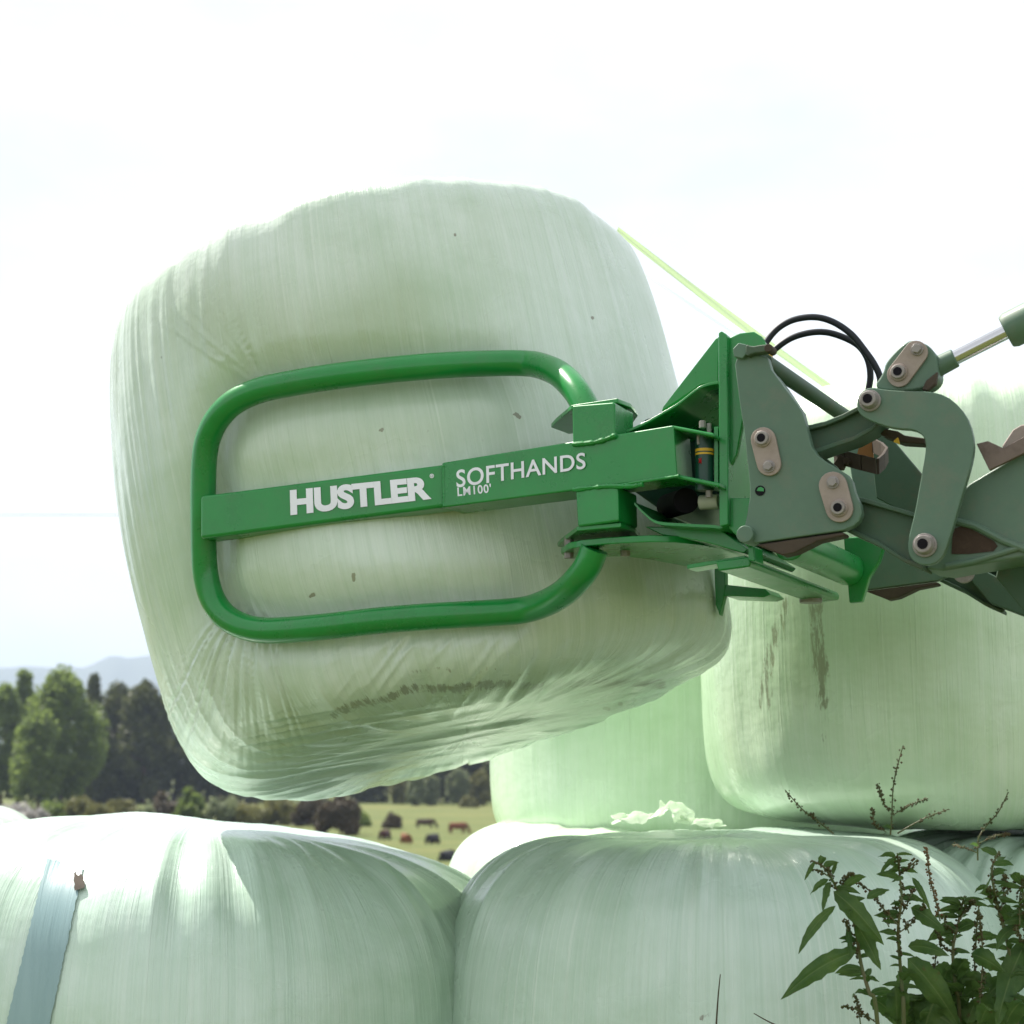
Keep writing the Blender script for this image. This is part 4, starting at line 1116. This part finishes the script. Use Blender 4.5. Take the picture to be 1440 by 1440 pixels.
tree('poplar_tree', 35, 944, 44, 300, POPLAR, 'poplar', 'slim poplar with a narrow domed top second from the left', 'tree', 102, 6000, .42, G1)
tree('poplar_tree', 88, 942, 96, 280, POPLAR, 'poplar', 'widest tall poplar, third from the left', 'tree', 103, 14000, .42, G1)
tree('poplar_tree', 55, 1000, 70, 272, POPLAR, 'round', 'lower rounded tree in front of the slim poplar', 'tree', 104, 7000, .42, G1)
tree('poplar_tree', -45, 970, 80, 290, POPLAR, 'round', 'rounded green tree cut off by the left edge', 'tree', 105, 7000, .42, G1)
for i, (px, yt, w, lb) in enumerate([(133, 947, 50, 'tall dark tree with a small pointed top right of the poplars'), (166, 962, 62, 'dark tree with a rounded top between the pointed one and the bale'),
        (205, 958, 72, 'dark tree with a yellowish top beside the edge of the lifted bale'), (252, 962, 80, 'dark tree mostly hidden by the left flank of the lifted bale'), (185, 1022, 60, 'lower dark rounded tree in front of the tall dark ones'),
        (150, 1040, 46, 'small dark tree at the foot of the pointed one'), (300, 980, 80, 'dark tree behind the lower left corner of the lifted bale'), (360, 990, 90, 'dark tree hidden above by the left half of the lifted bale'),
        (430, 1000, 90, 'dark tree seen under the lifted bale left of the conical shrub'), (520, 1005, 90, 'dark tree seen under the lifted bale right of the conical shrub'), (590, 1000, 80, 'dark tree behind the pale trees'),
        (650, 1000, 80, 'dark tree beside the left edge of the middle background bale'), (720, 995, 90, 'dark tree behind the middle background bale')]):
    tree('shelter_tree', px, yt, w, 318+(i*13) % 21, PINE, 'conifer' if i in (0,) else 'round', lb, 'tree', 200+i, 8000, .50, G1, low=.06)
for i, (px, yt, w, mt, lb) in enumerate([(586, 1086, 22, PALE, 'pale willow with light stems, left of the pale pair'), (606, 1090, 20, PALE, 'pale willow, right of the pale pair'), (645, 1080, 26, PALE, 'pale green willow alone near the background bale'),
        (676, 1084, 24, SCRUB, 'olive shrub touching the edge of the background bale'), (560, 1096, 20, SCRUB, 'small olive tree left of the pale pair')]):
    tree('willow_tree', px, yt, w, 296+i*3, mt, 'round', lb, 'tree', 300+i, 3500, .38, 'pale trees in front of the dark ones', low=.10)
bush = [(116, 1117, 40, 250, SCRUB, 'round brownish bush at the foot of the poplars'), (172, 1118, 38, 250, SCRUB, 'olive bush under the dark trees'), (236, 1112, 44, 245, BROWNT, 'reddish brown bush left of the yellow green one'),
        (268, 1104, 34, 240, POPLAR, 'yellow green bush beside the bottom corner of the lifted bale'), (312, 1108, 44, 240, PALE, 'pale bush below the corner of the lifted bale'), (350, 1122, 44, 240, SCRUB, 'olive bush just right of the pale one'),
        (395, 1118, 50, 245, SCRUB, 'wide olive bush left of the conical shrub'), (435, 1116, 36, 235, BROWNT, 'brown bush beside the conical shrub'), (20, 1128, 60, 210, BLOOM, 'greyish white flowering bush at the left edge'),
        (52, 1130, 34, 205, BLOOM, 'small whitish bush next to the flowering one'), (140, 1128, 36, 240, SCRUB, 'low olive bush between the brownish and the olive one'), (205, 1126, 30, 240, PALE, 'low pale bush between two bushes'),
        (510, 1140, 26, 190, POPLAR, 'small bright green bush right of the conical shrub'), (553, 1146, 32, 185, BROWNT, 'low dark bush behind the cattle'), (660, 1120, 30, 290, SCRUB, 'low scrub by the edge of the far field'),
        (80, 1122, 40, 250, POPLAR, 'green bush at the foot of the widest poplar')]
for i, (px, yt, w, Y, mt, lb) in enumerate(bush):
    if px < 450: Y *= .80; w *= 1.45; yt += (i*5) % 7 - 4
    tree('bush', px, yt, w, Y, mt, 'bush', lb, 'bush', 400+i, 2600, .26, 'bushes along the field edge')
tree('conical_shrub', 478, 1100, 74, 165, BROWNT, 'bush', 'dark brown mottled shrub standing nearest in the field, taller than wide', 'shrub', 500, 7000, .22, low=.02)

# cattle
def cow(px, py, col, ang, label, graze=True, seed=0):
    d = ray(px, py); s_ = (-4.6-CAMZ)/d.z; base = CAM + d*s_
    root = Vector((base.x, base.y, -4.6))
    t = tag(bpy.data.objects.new('cow', None), label, 'cow', 'cattle grazing in the field'); COL.objects.link(t); ORG[t.name] = Vector((0, 0, 0))
    bm_ = MB()
    bm_.tube([(-.95, 0, 1.08), (-.85, 0, 1.08), (-.5, 0, 1.02), (0, 0, .98), (.45, 0, 1.02), (.75, 0, 1.10), (.9, 0, 1.12)], [.10, .27, .36, .40, .38, .30, .16], 14, flat=.78)
    hd = [(.80, 0, 1.15), (1.05, 0, .95), (1.25, 0, .60), (1.32, 0, .38), (1.42, 0, .15)] if graze else [(.80, 0, 1.15), (1.0, 0, 1.20), (1.2, 0, 1.22), (1.42, 0, 1.10), (1.55, 0, 1.02)]
    bm_.tube(hd, [.24, .17, .13, .14, .08], 12)
    for x, y in ((-.75, .2), (-.75, -.2), (.6, .2), (.6, -.2)):
        k_ = -.06 if x < 0 else .03
        bm_.tube([(x, y, .95), (x+k_, y, .62), (x+k_*1.6, y, .45), (x, y, .2), (x, y, 0)], [.17, .12, .075, .055, .07], 8)
    bm_.tube([(-.93, 0, 1.25), (-1.04, 0, 1.0), (-1.05, 0, .55)], [.04, .025, .05], 6)
    for s2 in (-1, 1):
        p = Vector(hd[2] if graze else hd[2]); bm_.tube([p+Vector((-.05, s2*.1, .06)), p+Vector((-.08, s2*.30, .04))], [.05, .02], 6)
    o = bm_.build('body', paint('cow hide %d' % seed, col, .8, 0, tuple(x*.3 for x in col), .6, 2.5), t)
    t.location = root - Vector((0, 0, .52)); t.rotation_euler = (0, 0, ang)
cow(541, 1180, (.045, .014, .011), 1.3, 'dark red cow, leftmost of the cattle by the bale')
cow(571, 1186, (.16, .055, .02), 1.9, 'brown cow with a dark front, second from the left', seed=1)
cow(608, 1187, (.014, .012, .016), 1.2, 'black cow grazing alone in the open field', seed=2)
cow(644, 1168, (.15, .05, .025), .5, 'reddish cow farthest out, nearest the background bale', seed=3)
cow(628, 1214, (.012, .012, .018), 1.3, 'black cow half hidden behind the top of the front bale', False, 4)
cow(598, 1162, (.05, .03, .02), .2, 'small brown cow far off left of the reddish one', seed=5)

# overhead wire far off
m = MB()
w0, w1 = P(-500, 724, 70), P(1900, 724, 70)
m.tube([w0.lerp(w1, i/40)+Vector((0, 0, -.35*math.sin(math.pi*i/40)*0)) for i in range(41)], .022, 6)
wt = NT('aluminium wire'); o = m.build('power_line', wt.fin((.30, .33, .40), .6)); tag(o, 'thin overhead wire crossing the sky behind the bales', 'power line')
